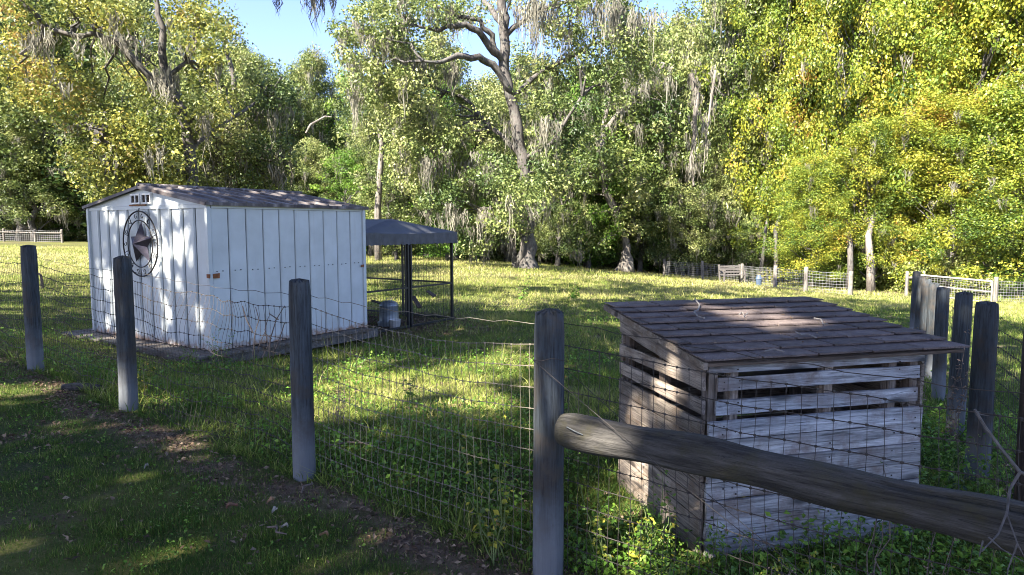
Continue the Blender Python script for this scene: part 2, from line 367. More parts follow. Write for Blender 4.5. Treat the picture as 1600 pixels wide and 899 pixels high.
# ------------------------------------------------------------------ ground
def axis(segs):
    out = []
    for a, b, n in segs: out += list(np.linspace(a, b, n, endpoint=False))
    return np.array(out + [segs[-1][1]])
xs = axis([(-600, -60, 12), (-60, -14, 30), (-14, -7, 28), (-7, 5, 130), (5, 14, 36), (14, 60, 30), (60, 600, 12)])
ys = axis([(-300, -10, 10), (-10, 1, 16), (1, 9, 90), (9, 16, 36), (16, 60, 50), (60, 100, 12), (100, 700, 10)])
X, Y = np.meshgrid(xs, ys, indexing='ij'); Z = gz(X, Y)
def dirt_mask(x, y):
    s = fence_side(x, y); n = fbm(x * 1.7, y * 1.7, 3); n2 = fbm(x * 6, y * 6, 9)
    strip = np.clip(1.25 - np.abs(s + .22 - (n - .5) * .5) / .16, 0, 1) * np.clip(.15 + 1.4 * n2, 0, 1)
    pen = np.clip(1.6 - np.hypot(x + 2.3, y - 12.3) / 1.4, 0, 1)
    path = np.clip(1.3 - np.hypot((x + 6.2), (y - 6.6)) / 1.4, 0, 1) * .8
    rightw = np.clip(1.3 - np.abs(y - (31 + (x - 12) * .1)) / 1.6, 0, 1) * (x > 7) * (x < 24) * .6
    speck = np.clip((n2 - .62) * 4, 0, .5)
    near = np.clip(1.2 - np.hypot(x - .05, y - 2.75) / .5, 0, 1) * .8
    return np.clip(np.maximum.reduce([strip, pen, path, rightw, speck, near]), 0, 1)
Z = Z + (fbm(X * 1.3, Y * 1.3, 5) - .5) * .03 * (np.abs(X) < 20) * (Y < 30)
nx, ny = len(xs), len(ys)
V = np.stack([X, Y, Z], 2).reshape(-1, 3); ii = np.arange(nx - 1)[:, None] * ny + np.arange(ny - 1)[None, :]; ii = ii.ravel()
F = np.stack([ii, ii + ny, ii + ny + 1, ii + 1], 1)
d = dirt_mask(X, Y).reshape(-1, 1)
me = np_mesh('ground', V, F, M['ground'], np.repeat(d, 3, 1)); me.polygons.foreach_set('use_smooth', [True] * len(me.polygons))
tagged(link('ground', me), kind='structure')

# ------------------------------------------------------------------ near wire fence with round posts
def line_pt(a, b, t): return a[0] + (b[0] - a[0]) * t, a[1] + (b[1] - a[1]) * t
def make_post_mesh(h, r, seed, mat, lean=(0, 0)):
    rg = random.Random(seed); n = 18 if r < .05 or seed >= 300 else 40; rows = 9 if n == 18 else 16; mb = MB()
    cr = [(rg.randrange(n), rg.uniform(.06, .16), rg.randrange(0, rows - 3), rg.randrange(4, rows)) for _ in range(6 if n == 40 else 0)]
    per = [1 + .035 * math.sin(k * 12.566 / n + seed) + .02 * math.sin(k * 31.4 / n + seed * 2) + rg.uniform(-.02, .02) for k in range(n)]
    for j in range(rows):
        z = -.25 + (h + .25) * j / (rows - 1)
        if j == rows - 1: z -= .015
        rr = r * (1.04 - .07 * j / (rows - 1)) * (.94 if j == rows - 1 else 1)
        for k in range(n):
            w = 2 * math.pi * k / n; q = rr * per[k] * (1 + rg.uniform(-.018, .018))
            for ck, cd, c0, cl in cr:
                if k == ck and c0 <= j <= c0 + cl: q *= 1 - cd
            zz = z + (rg.uniform(-.012, .012) if j == rows - 1 else 0)
            mb.v.append((math.cos(w) * q + lean[0] * z, math.sin(w) * q + lean[1] * z, zz))
    for j in range(rows - 1):
        for k in range(n):
            a = j * n + k; b2 = j * n + (k + 1) % n; mb.f.append((a, b2, b2 + n, a + n))
    top = (rows - 1) * n; mb.v.append((lean[0] * h, lean[1] * h, h + .004)); c = len(mb.v) - 1
    for k in range(n): mb.f.append((top + k, top + (k + 1) % n, c))
    me = mb.mesh('fence_post', mat); 
    for p in me.polygons: p.use_smooth = len(p.vertices) == 4
    return me
fence = empty('wire_fence', (POSTS[3][0], POSTS[3][1], g1(*POSTS[3])), 0, 'sagging woven wire fence on dark round posts crossing the lawn in the foreground', 'fence')
FO = np.array(fence.location)
PH = 1.2
plab = {1: 'leftmost dark round post by the bare earth', 2: 'dark round post in front of the metal star', 3: 'dark round post in front of the white shed side',
        4: 'nearest dark round post that carries the log rail'}
tops = {1: (45, 383), 2: (189, 400), 3: (465, 436), 4: (858, 483)}
for i, (x, y) in enumerate(POSTS):
    z0 = g1(x, y); h = PH
    if i in tops: h = pix(*tops[i], y)[2] - z0
    lean = {1: (-.0, 0), 2: (-.012, 0), 3: (0.0, 0)}.get(i, (0, 0))
    o = link('fence_post', make_post_mesh(h, .066 if i != 4 else .064, 40 + i, M['post'], lean), fence, np.array([x, y, z0]) - FO, (0, 0, i * 1.3))
    if i in plab: o['label'] = plab[i]
MH = 1.03
def bay(parent, PO, a, b, off, mat, za=0, zb=0, rows_h=None, sx=.051, r=.0016, wob=1.0, seed=0, strand=None, sag=.03):
    """one bay of woven wire between posts a and b; za, zb are the ground heights"""
    rg = np.random.default_rng(100 + seed)
    dx, dy = b[0] - a[0], b[1] - a[1]; L = math.hypot(dx, dy); nxn, nyn = -dy / L, dx / L
    if rows_h is None: rows_h = np.linspace(.03, MH, 11)
    ph = rg.uniform(0, 6.3, 8)
    def P(s, h):
        t = s / L; z = za + (zb - za) * t + h
        e = math.sin(math.pi * min(max(t, 0), 1))
        w = wob * e * (.045 * math.sin(s * 4.1 + h * 3 + ph[0]) + .03 * math.sin(h * 8 + s * 1.7 + ph[1]))
        lat = wob * .016 * e * (math.sin(h * 13 + ph[2] + s * 2.3) + .8 * math.sin(h * 7.3 + s * 5.1 + ph[3]))
        dz = -sag * e * (h / MH) + wob * e * (.010 * math.sin(s * 9 + ph[4] + h * 2) + .008 * math.sin(s * 23 + ph[5]))
        k = (s + lat) / L
        return (a[0] + dx * k + nxn * (off + w) - PO[0], a[1] + dy * k + nyn * (off + w) - PO[1], z + dz - PO[2])
    ns = max(6, int(L / .08)) if wob > 0 else max(2, int(L / .5))
    for h in rows_h:
        MB().tube([P(L * k / ns, h) for k in range(ns + 1)], r * 1.15, 4, False).build('line_wire', mat, parent)
    mb = MB(); kn = MB(); nv = int(L / sx)
    for i in range(1, nv):
        s = i * sx
        hs = list(rows_h) if wob > 0 else [rows_h[0], rows_h[-1]]
        sub = []
        for q in range(len(hs) - 1):
            sub.append(hs[q]); 
            if wob > 0: sub.append((hs[q] + hs[q + 1]) / 2)
        sub.append(hs[-1]); mb.tube([P(s, h) for h in sub], r * .85, 3, False)
        if wob > 0:
            for h in hs: kn.box(P(s, h), (.0075, .0075, .0075))
    tagged(mb.build('stay_wires', mat, parent), kind='stuff')
    if kn.v: tagged(kn.build('wire_knots', mat, parent), kind='stuff')
    if strand is not None:
        for ha, hb in strand:
            pts = []
            for k in range(25):
                t = k / 24; e = math.sin(math.pi * t)
                x, y = line_pt(a, b, t)
                pts.append((x + nxn * off - PO[0], y + nyn * off - PO[1], za + (zb - za) * t + ha + (hb - ha) * t - .03 * e + .006 * math.sin(k * 2.1 + seed) - PO[2]))
            MB().tube(pts, .0017, 5, False).build('strand_wire', mat, parent)
for i in range(5):
    a, b = POSTS[i], POSTS[i + 1]
    bay(fence, FO, a, b, .075, M['wire'] if i == 3 else M['rust_wire'], g1(*a), g1(*b), seed=i, wob={0: .7, 1: .7, 2: 1.1, 3: .4, 4: .3}[i],
        strand=[(1.10, 1.10)] if i < 3 else [(1.10, 1.12)] if i == 3 else [(1.13, 1.09)], sag={2: .05, 3: .07}.get(i, .03))
# log rail and bracing wires between post four and the one beyond the frame
ra = pix(880, 671, 2.81); rb = pix(1590, 826, 1.86); rd = rb - ra; rb2 = rb + rd * .5
mb = MB(); n = 70; pts = []; rad = []
for k in range(n + 1):
    t = k / n; p = ra + (rb2 - ra) * t; p = p + np.array([0, 0, .012 * math.sin(t * 5) - .004 * math.sin(t * 17)])
    pts.append(p - FO); rad.append(.070 + .004 * math.sin(t * 9 + 1) + .004 * math.sin(t * 31))
rad[0] *= .9
random.seed(3)
NS = 36; rail = MB().tube(pts, rad, NS, True, .006)
_g = [random.uniform(-.03, .02) for _ in range(NS)]; _c = [(random.randrange(NS), random.randrange(0, n - 20), random.randrange(14, 44), random.uniform(.07, .15)) for _ in range(16)]
for j in range(n + 1):
    for k in range(NS):
        q = 1 + _g[k] * (.7 + .3 * math.sin(j * .3 + k)) + .02 * math.sin(j * .17 + k * .35)
        for ck, c0, cl, cd in _c:
            kk = (ck + int((j - c0) * .05)) % NS
            if k == kk and c0 <= j <= c0 + cl: q *= 1 - cd * math.sin(math.pi * (j - c0) / cl)
        cpt = pts[j]; vv = rail.v[j * NS + k]; rail.v[j * NS + k] = tuple(cpt[a_] + (vv[a_] - cpt[a_]) * q for a_ in range(3))
o = rail.build('log_rail', M['rail'], fence, smooth=False); 
for p in o.data.polygons: p.use_smooth = len(p.vertices) == 4
o['label'] = 'thick round log rail fixed to the nearest post'
# give the rail an object frame along x so that the grain runs lengthwise
ax = Vector(tuple(rd)).normalized(); Rq = ax.to_track_quat('X', 'Z'); mi = Rq.to_matrix().to_4x4().inverted()
p0 = Vector(tuple(ra - FO)); o.data.transform(mi @ Matrix.Translation(-p0)); o.matrix_local = Matrix.Translation(p0) @ Rq.to_matrix().to_4x4()
MB().tube([(-.0, 0, 0), (.0, -.03, .01), (.03, -.055, .0), (.06, -.06, -.012)], .0022, 6).build('bent_nail', M['seam'], fence, pix(885, 668, 2.72) - FO)
for nm, A, B, side in (('brace_wire', pix(833, 563, 2.83), pix(1245, 899, 2.02), 0), ('brace_wire', pix(880, 573, 2.98), pix(1235, 880, 2.35), 1)):
    pts = [A + (B - A) * t + np.array([0, 0, -.012 * math.sin(math.pi * t)]) for t in np.linspace(0, 1.25, 22)]
    MB().tube([p - FO for p in pts], .0015, 5).build(nm, M['rust_wire'], fence)
MB().tube([pix(833 + k * 6.5, 561 + 2 * math.sin(k), 2.80) - FO + np.array([0, -.02, 0]) for k in range(9)], .0017, 5).build('tie_wire', M['rust_wire'], fence)

# ------------------------------------------------------------------ right hand row of posts
rf = empty('wire_fence', (*RPOSTS[2], g1(*RPOSTS[2])), 0, 'row of thick dark posts with mesh running away along the right edge', 'fence')
RO = np.array(rf.location)
rtops = [500, 472, 456, 449, 442, 436, 432, 424]
for i, (x, y) in enumerate(RPOSTS):
    z0 = g1(x, y); h = pix(800 + 1067 * x / y, rtops[i], y)[2] - z0; r = .064 if i else .056
    o = link('fence_post', make_post_mesh(h, r, 60 + i, M['post'] if i else M['post_brown'], (random.uniform(-.02, .02), 0)), rf, np.array([x, y, z0]) - RO, (0, 0, i))
    if i == 0: o['label'] = 'nearest post of the row, dark brown'
for i in range(len(RPOSTS) - 1):
    a, b = RPOSTS[i], RPOSTS[i + 1]
    bay(rf, RO, a, b, -.08, M['rust_wire'], g1(*a), g1(*b), seed=20 + i, wob=.35 if i < 3 else 0.0, sx=.051 if i < 3 else .1, rows_h=np.linspace(.03, 1.0, 10), strand=[(1.08, 1.08)])
bay(rf, RO, POSTS[5], RPOSTS[0], -.08, M['rust_wire'], g1(*POSTS[5]), g1(*RPOSTS[0]), seed=30, wob=.35, rows_h=np.linspace(.03, 1.0, 10))

# ------------------------------------------------------------------ white metal shed
SW, SL, SH, RISE = 2.92, 2.5, 1.80, .225
shed_z = pix(328, 549, 8.3)[2]
shed = empty('metal_shed', (-3.67, 8.3, shed_z), math.atan2(-.558, .83), 'white ribbed metal shed with a low dark gable roof', 'shed')
inner = MB()
inner.poly([(-SW, 0.03, 0), (0, 0.03, 0), (0, 0.03, SH), (-SW / 2, 0.03, SH + RISE - .02), (-SW, .03, SH)])
inner.poly([(-.03, 0, 0), (-.03, SL, 0), (-.03, SL, SH), (-.03, 0, SH)])
inner.poly([(0, SL - .03, 0), (-SW, SL - .03, 0), (-SW, SL - .03, SH), (-SW / 2, SL - .03, SH + RISE - .02), (0, SL - .03, SH)])
inner.poly([(-SW + .03, SL, 0), (-SW + .03, 0, 0), (-SW + .03, 0, SH), (-SW + .03, SL, SH)])
inner.build('wall_backing', M['seam'], shed)
def panel_mesh(w, h, ribbed=False):
    """ribbed sheet strip in the xz plane facing -y: flat with a raised seam at its right edge"""
    g = .009; pr = [(g * .6, 0), (g * .6 + .004, -.014), (g * .6 + .014, -.020), (g * .6 + .022, -.012), (w - .008, -.012), (w - g * .5, 0)]
    if ribbed: pr = [(g, 0), (g + .006, -.010), (w - .062, -.010), (w - .050, -.028), (w - .016, -.028), (w - .006, -.010), (w - g, 0)]
    mb = MB(); n = len(pr)
    for z in (0, h):
        for x, y in pr: mb.v.append((x, y, z))
    for i in range(n - 1): mb.f.append((i, i + 1, n + i + 1, n + i))
    mb.f.append(tuple(range(n, 2 * n))); mb.f.append(tuple(reversed(range(n))))
    return mb.mesh('wall_panel', M['shed_white'])
ng = 11; pw = SW / ng; pm = panel_mesh(pw, SH - .05, True)
for k in range(ng):
    link('wall_panel', pm, shed, (-SW + k * pw, 0, 0)); link('wall_panel', pm, shed, (-k * pw, SL, 0), (0, 0, math.pi))
nl = 10; pl = SL / nl; pm2 = panel_mesh(pl, SH - .05)
for k in range(nl):
    link('wall_panel', pm2, shed, (0, k * pl, 0), (0, 0, R(90))); link('wall_panel', pm2, shed, (-SW, (k + 1) * pl, 0), (0, 0, R(-90)))
# trims
mb = MB(); mb.box((-SW / 2, -.016, SH - .025), (SW + .03, .03, .045)); mb.build('trim', M['shed_white'], shed)
mb = MB(); mb.box((.012, SL / 2, SH - .025), (.035, SL - .04, .045)); mb.build('trim', M['shed_white'], shed)
for x, y in ((0, 0), (0, SL), (-SW, 0), (-SW, SL)):
    MB().box((x + (.01 if x == 0 else -.01), y + (-.02 if y == 0 else .02), SH / 2 - .012), (.05, .05, SH + .02)).build('corner_trim', M['shed_white'], shed)
# gable sheets
for y, s in ((0, -1), (SL, 1)):
    mb = MB(); y0, y1 = y + s * .002, y + s * .02
    tri = [(-SW - .01, SH), (.01, SH), (.01, SH + .02), (-SW / 2, SH + RISE), (-SW - .01, SH + .02)]
    mb.poly([(x, y1, z) for x, z in (tri if s < 0 else tri[::-1])]); mb.poly([(x, y0, z) for x, z in (tri[::-1] if s < 0 else tri)])
    for q in range(5):
        (xa, za_), (xb, zb_) = tri[q], tri[(q + 1) % 5]; mb.poly([(xa, y0, za_), (xb, y0, zb_), (xb, y1, zb_), (xa, y1, za_)])
    mb.build('gable_panel', M['shed_white'], shed)
MB().box((-SW / 2 + .22, -.034, SH + .004), (.012, .02, .30)).build('seam_strip', M['shed_white'], shed) if False else None
# louvred vents with white frames
for sx_ in (-1, 1):
    cx = -SW / 2 + sx_ * .135 + .0; cz = SH + .092
    mb = MB(); w, h, t = .215, .115, .02
    for bx_, bz, bw, bh in ((0, h / 2, w + t, t), (0, -h / 2, w + t, t), (-w / 2, 0, t, h - t), (w / 2, 0, t, h - t), (0, 0, .016, h - t)): mb.box((bx_, 0, bz), (bw, .03, bh))
    vf = mb.build('vent_frame', M['white'], shed, (cx, -.035, cz))
    MB().box((0, .010, 0), (w, .008, h)).build('vent_back', M['vent_dark'], vf)
    for q in range(6): MB().box((0, .0, 0), (w - .02, .016, .004), Matrix.Rotation(R(35), 3, 'X')).build('louvre', M['frame_wood'], vf, (0, 0.0, -h / 2 + .014 + q * .0175))
# roof panels (each slope in strips running from ridge to eave)
OV = .07; slope = math.atan2(RISE + .01, SW / 2); sl_len = (SW / 2 + OV) / math.cos(slope); nr = 10; rw = (SL + 2 * OV) / nr
def roof_panel():
    mb = MB(); pr = [(0, 0), (.012, .028), (.03, .028), (.045, .004), (rw * .5 - .01, .004), (rw * .5, .012), (rw * .5 + .02, .012), (rw * .5 + .03, .004), (rw - .004, .004)]; n = len(pr)
    for x in (0, sl_len):
        for y, z in pr: mb.v.append((x, y, z))
    for x in (0, sl_len):
        for y, z in ((0, -.012), (rw - .004, -.012)): mb.v.append((x, y, z))
    for i in range(n - 1): mb.f.append((i, n + i, n + i + 1, i + 1))
    mb.f.append((2 * n, 2 * n + 1, 2 * n + 3, 2 * n + 2)); mb.f.append(tuple(range(n)) + (2 * n + 1, 2 * n)); mb.f.append(tuple(reversed(range(n, 2 * n))) + (2 * n + 2, 2 * n + 3)); 
    return mb.mesh('roof_panel', M['shed_roof'])
rp = roof_panel(); zr = SH + RISE + .035
for k in range(nr):
    link('roof_panel', rp, shed, (-SW / 2, -OV + k * rw, zr), (0, slope, 0))
    link('roof_panel', rp, shed, (-SW / 2, -OV + (k + 1) * rw, zr), (0, slope, math.pi))
MB().tube([(-SW / 2, -OV - .01, zr + .012), (-SW / 2, SL + OV + .01, zr + .012)], .028, 8).build('ridge_cap', M['shed_roof'], shed)
for s in (0, 1):
    mb = MB(); zz = SH - .0; xe = OV + .0
    mb.box((0, 0, 0), (.012, SL + 2 * OV + .012, .04)); mb.build('eave_trim', M['shed_roof'], shed, (xe + .004 if s else -SW - xe - .004, SL / 2, zr - (SW / 2 + OV) * math.tan(slope) - .012))
for y in (-OV - .008, SL + OV + .008):
    for s in (-1, 1):
        MB().box((0, 0, -.02), (sl_len, .012, .04)).build('rake_trim', M['shed_roof'], shed, (-SW / 2 + s * (SW / 2 + OV) / 2, y, zr - (SW / 2 + OV) / 2 * math.tan(slope) + .004), (0, s * slope, 0))
# screws, rusty brackets
mb = MB()
for k in range(nl):
    for q in (.3, .62): mb.box((.016, k * pl + q * pl, SH * .545 + random.uniform(-.005, .005)), (.012, .012, .012))
tagged(mb.build('screws', M['seam'], shed), kind='stuff')
for p, d_ in (((.034, .05, SH * .515), (.012, .09, .055)), ((.034, SL - .03, SH * .52), (.012, .05, .035)), ((.02, -.045, SH * .515), (.06, .014, .05))):
    MB().box(p, d_, None, .004).build('rusty_bracket', M['rust'], shed)
MB().box((-SW * .53, -.040, SH + .010), (.42, .006, .016)).build('rust_streak', M['rust'], shed)
# timber platform below
plat = empty('timber_platform', (-3.67, 8.3, shed_z - .13), math.atan2(-.558, .83), 'low weathered timber platform that the white shed stands on', 'platform')
nb = 22; Lp = SW + .62
for k in range(6):
    MB().box((0, 0, 0), (Lp, .14, .028), None, .004).build('board', M['platform'], plat, (-SW / 2 - .10, -.27 + k * .15, .108 + random.uniform(-.004, .003)), (0, 0, random.uniform(-.01, .01)))
MB().box((-SW / 2 - .05, SL / 2 + .32, .104), (SW + .5, SL - .62, .03)).build('deck', M['platform'], plat)
for y, x0, x1 in ((-.30, -SW - .35, .10), (SL + .05, -SW - .35, .10)):
    MB().box(((x0 + x1) / 2, y, .03), (x1 - x0, .045, .12), None, .004).build('beam', M['platform'], plat)
MB().box((.085, SL / 2 - .05, .025), (.045, SL + .5, .13), None, .004).build('beam', M['platform'], plat)
MB().box((-SW - .30, -.15, -.05), (.3, .2, .2), None, .02).build('support_block', M['platform'], plat)

# metal star in a double ring
sc_ = np.array([-SW * .50, -.075, SH - .50])
star = empty('metal_star', (0, 0, 0), 0, 'dark metal star inside a double ring hung on the shed gable', 'star')
ca, sa_ = math.cos(shed.rotation_euler.z), math.sin(shed.rotation_euler.z)
star.location = (-3.67 + sc_[0] * ca - sc_[1] * sa_, 8.3 + sc_[0] * sa_ + sc_[1] * ca, shed_z + sc_[2]); star.rotation_euler = shed.rotation_euler
mb = MB(); ro, ri, dep = .30, .125, .10
for k in range(10):
    w = math.pi / 2 + k * math.pi / 5; rr = ro if k % 2 == 0 else ri; mb.v.append((math.cos(w) * rr, .03, math.sin(w) * rr))
mb.v.append((0, -dep, 0)); mb.v.append((0, .03, 0))
for k in range(10): mb.f.append((k, (k + 1) % 10, 10)); mb.f.append(((k + 1) % 10, k, 11))
mb.build('star_body', M['star'], star)
for r_, t_ in ((.43, .010), (.31, .008)):
    MB().tube([(math.cos(w) * r_, 0, math.sin(w) * r_) for w in np.linspace(0, 2 * math.pi, 49)], t_, 6, False).build('ring', M['ring'], star, smooth=True)
for k in range(10):
    w = 2 * math.pi * k / 10 + .3; MB().tube([(math.cos(w) * .31, 0, math.sin(w) * .31), (math.cos(w) * .43, 0, math.sin(w) * .43)], .005, 5).build('spoke', M['ring'], star)
for k in range(14):   # small scroll motifs between the rings
    w = 2 * math.pi * k / 14; c_ = np.array([math.cos(w) * .37, 0, math.sin(w) * .37])
    MB().tube([c_ + np.array([math.cos(q + w) * .032, 0, math.sin(q + w) * .032]) * (1 - q / 12) for q in np.linspace(0, 5, 10)], .0045, 5).build('scroll', M['ring'], star)
MB().tube([(0, 0, .42), (0, .01, .47)], .007, 5).build('hook', M['ring'], star)

# ------------------------------------------------------------------ wire kennel with a fabric canopy
Kz = pix(709, 503, 12.72)[2]; KC = (-1.09, 12.72); ke = 1.22; KH = 1.62
kr = math.atan2(.545, -.838)
ken = empty('dog_kennel', (*KC, Kz), kr, 'black wire kennel with a grey fabric canopy beside the white shed', 'kennel')
def kpanel(o2, rz, n_):
    """panel of one bay: frame of square tube, mid rail, welded wire"""
    w = ke - .02
    p = bpy.data.objects.new('kennel_panel', FRM); COL.objects.link(p); p.parent = ken; p.location = o2; p.rotation_euler = (0, 0, rz)
    link('mid_rail', MID, p); tagged(link('welded_wire', WIR, p), kind='stuff')
w = ke - .02; t_ = .036
mb = MB(); mb.box((.02 + t_ / 2, 0, KH / 2), (t_, t_, KH)); mb.box((w - t_ / 2, 0, KH / 2), (t_, t_, KH)); mb.box((w / 2 + .01, 0, KH - t_ / 2), (w - 2 * t_ - .02, t_ - .004, t_)); mb.box((w / 2 + .01, 0, .07), (w - 2 * t_ - .02, t_ - .004, t_)); FRM = mb.mesh('kennel_panel', M['black_metal'])
mb = MB(); mb.box((w / 2 + .01, 0, KH * .455), (w - 2 * t_ - .02, .03, .03)); MID = mb.mesh('mid_rail', M['black_metal'])
mb = MB()
for i in range(1, 17): mb.tube([(.03 + i * (w - .04) / 17, 0, .07), (.03 + i * (w - .04) / 17, 0, KH - .03)], .0021, 3, False)
for i in range(1, 5): mb.tube([(.04, .003,   .07 + i * (KH - .1) / 5), (w - .02, .003, .07 + i * (KH - .1) / 5)], .0018, 3, False)
WIR = mb.mesh('welded_wire', M['black_metal'])
for k in range(2):
    kpanel((0, k * ke + .01, 0), R(90), 0)            # near side
    kpanel((k * ke + .01, 0, 0), 0, 0)                 # far side
    kpanel((2 * ke, k * ke + .01, 0), R(90), 0)
    kpanel((k * ke + .01, 2 * ke, 0), 0, 0)
e2 = 2 * ke; o_ = .05
pk1 = (ke * .32, ke * 1.0, KH + .29); pk2 = (e2 - ke * .32, ke * 1.0, KH + .29)
c1, c2, c3, c4 = (-o_, -o_, KH + .06), (e2 + o_, -o_, KH + .06), (e2 + o_, e2 + o_, KH + .06), (-o_, e2 + o_, KH + .06)
mb = MB()
def sagtri(A, B, C, n=8):
    A, B, C = map(np.array, (A, B, C)); base = len(mb.v); idx = {}
    for i in range(n + 1):
        for j in range(n + 1 - i):
            u, v_ = i / n, j / n; w_ = 1 - u - v_; p = A * w_ + B * u + C * v_; p = p - np.array([0, 0, .09 * (27 * u * v_ * w_) ** 1 * .5 + .02 * 4 * w_ * u])
            idx[i, j] = len(mb.v); mb.v.append(tuple(p))
    for i in range(n):
        for j in range(n - i):
            mb.f.append((idx[i, j], idx[i + 1, j], idx[i, j + 1]))
            if i + j < n - 1: mb.f.append((idx[i + 1, j], idx[i + 1, j + 1], idx[i, j + 1]))
# ridge runs along local x, midway along y
sagtri(c4, c1, pk1); sagtri(c2, c3, pk2); sagtri(c1, c2, pk1); sagtri(c2, pk2, pk1); sagtri(c3, c4, pk2); sagtri(c4, pk1, pk2)
o = mb.build('canopy', M['tarp'], ken, smooth=True)
sol = o.modifiers.new('thickness', 'SOLIDIFY'); sol.thickness = .006
def valance(A, B):
    A, B = np.array(A), np.array(B); mb = MB(); n = 40
    for i in range(n + 1):
        t = i / n; p = A + (B - A) * t; per = np.cross(unit(B - A), [0, 0, 1]); of = per * .012 * math.sin(i * 1.9)
        mb.v.append(tuple(p + of * .2 + np.array([0, 0, -.02 * math.sin(math.pi * t)]))); mb.v.append(tuple(p + of - np.array([0, 0, .20 + .01 * math.sin(i * 2.7)])))
    for i in range(n): mb.f.append((2 * i, 2 * i + 2, 2 * i + 3, 2 * i + 1))
    o = mb.build('valance', M['valance'], ken); s_ = o.modifiers.new('thickness', 'SOLIDIFY'); s_.thickness = .003
for A, B in ((c4, c1), (c1, c2), (c2, c3), (c3, c4)): valance(A, B)
# poultry waterer on a white pail inside the kennel
def lathe(prof, n=20):
    mb = MB(); m_ = len(prof)
    for r_, z in prof:
        for k in range(n): mb.v.append((math.cos(2 * math.pi * k / n) * r_, math.sin(2 * math.pi * k / n) * r_, z))
    for j in range(m_ - 1):
        for k in range(n): a = j * n + k; b_ = j * n + (k + 1) % n; mb.f.append((a, b_, b_ + n, a + n))
    mb.f.append(tuple(reversed(range(n)))); mb.f.append(tuple((m_ - 1) * n + k for k in range(n))); return mb
wp = pix(608, 506, 12.0); gzw = g1(wp[0], wp[1])
wt = empty('poultry_waterer', (wp[0], wp[1], gzw), 0, 'galvanised domed drum standing inside the wire kennel', 'waterer')
lathe([(.17, .08), (.175, .09), (.17, .11), (.165, .36), (.172, .37), (.165, .385), (.14, .42), (.08, .45), (.02, .46), (.0, .46)]).build('drum', M['galv'], wt, smooth=True)
lathe([(.20, .0), (.205, .08), (.19, .085), (.0, .085)]).build('base_pan', M['galv'], wt)
MB().tube([(-.05, 0, .45), (-.04, 0, .50), (.04, 0, .50), (.05, 0, .45)], .008, 6).build('handle', M['galv'], wt)
wp = pix(617, 515, 11.6)
pl_ = empty('white_pail', (wp[0], wp[1], g1(wp[0], wp[1])), 0, 'small white pail in front of the galvanised drum at the kennel', 'pail')
lathe([(.085, 0), (.10, .16), (.107, .163), (.107, .172), (.095, .172), (.08, .02), (0, .02)]).build('pail_body', M['white'], pl_, smooth=True)
MB().tube([(-.1, 0, .165), (-.07, -.06, .12), (0, -.09, .10), (.07, -.06, .12), (.1, 0, .165)], .003, 5).build('bail_handle', M['galv'], pl_)
for (pa, pb, d1, lab) in (((597, 475), (582, 470), 12.3, 'short grey block lying left of the galvanised drum'), ((645, 463), (656, 481), 13.0, 'dark board leaning just behind the kennel centre post'), ((668, 455), (679, 463), 14.0, 'small dark board lying on the grass seen through the kennel')):
    A = pix(*pa, d1); B = pix(*pb, d1 - .15); dv = Vector(tuple(B - A)); q = dv.to_track_quat('X', 'Z')
    o = MB().box((0, 0, 0), (dv.length, .09, .03), None, .004).build('old_board', M['frame_wood'] if d1 > 12.5 else M['platform']); o.location = tuple((A + B) / 2); o.rotation_euler = q.to_euler(); tagged(o, lab, 'board')

# ------------------------------------------------------------------ slatted hen shelter
HZ = pix(1108, 893, 3.1)[2]; HW, HD, HH = 1.205, .95, 1.0
hr = R(14.5)
hs = empty('slatted_shelter', (.90, 3.1, HZ), hr, 'small grey pallet wood shelter with open slats and a shingled lean-to roof', 'shelter')
def hl(px, py, d): # world point in shelter frame
    p = pix(px, py, d) - np.array([.90, 3.1, HZ]); c, s = math.cos(-hr), math.sin(-hr); return np.array([p[0] * c - p[1] * s, p[0] * s + p[1] * c, p[2]])
zF = hl(1105, 567, 3.05)[2]; zB = hl(943, 475, 4.23)[2]
yF, yB = -.06, 1.15; slr = math.atan2(zB - zF, yB - yF)
def roof_z(y): return zF + (y - yF) * math.tan(slr)
BC = {}
def board(parent, name, c, d, rot=(0, 0, 0), mat='plank', jit=.003, seg=6):
    """sawn board, long axis local x, slightly uneven edges"""
    mb = MB(); lx, ly, lz = d
    for i in range(seg + 1):
        x = -lx / 2 + lx * i / seg; j = lambda: random.uniform(-jit, jit)
        for sy, sz in ((-1, -1), (1, -1), (1, 1), (-1, 1)): mb.v.append((x + (j() * 1.5 if i in (0, seg) else 0), sy * ly / 2 + j() * .3, sz * lz / 2 + j()))
    for i in range(seg):
        a = i * 4
        for k in range(4): mb.f.append((a + k, a + 4 + k, a + 4 + (k + 1) % 4, a + (k + 1) % 4))
    mb.f.append((0, 1, 2, 3)); mb.f.append((seg * 4 + 3, seg * 4 + 2, seg * 4 + 1, seg * 4))
    return mb.build(name, M[mat], parent, c, rot)
# front boards
HT = zF - .012
def fz(py): return hl(1118, py, 3.1)[2]
zs = [(565, 583), (590, 611), (627, 649), (659, 686)]
y_f = -.012
fb = []
for a, b_ in zs: fb.append((fz(a), fz(b_)))
z_ = fb[-1][1] - .006
while z_ > .03:
    h_ = random.uniform(.078, .098); fb.append((z_, max(z_ - h_, -.03) if z_ - h_ > .06 else -.03)); h_ = max(h_, z_ + .03) if z_ - h_ <= .06 else h_; z_ -= h_ + .007
for i, (zt, zb_) in enumerate(fb):
    x0, x1 = (0.0, HW) if i not in (1, 2) else (.04, HW - .03)
    if i == 0: zt = HT
    board(hs, 'front_board', ((x0 + x1) / 2, y_f - (.007 if i % 2 else 0), (zt + zb_) / 2), (x1 - x0, .018, zt - zb_), (0, random.uniform(-.006, .006) if i > 1 else 0, 0), 'plank')
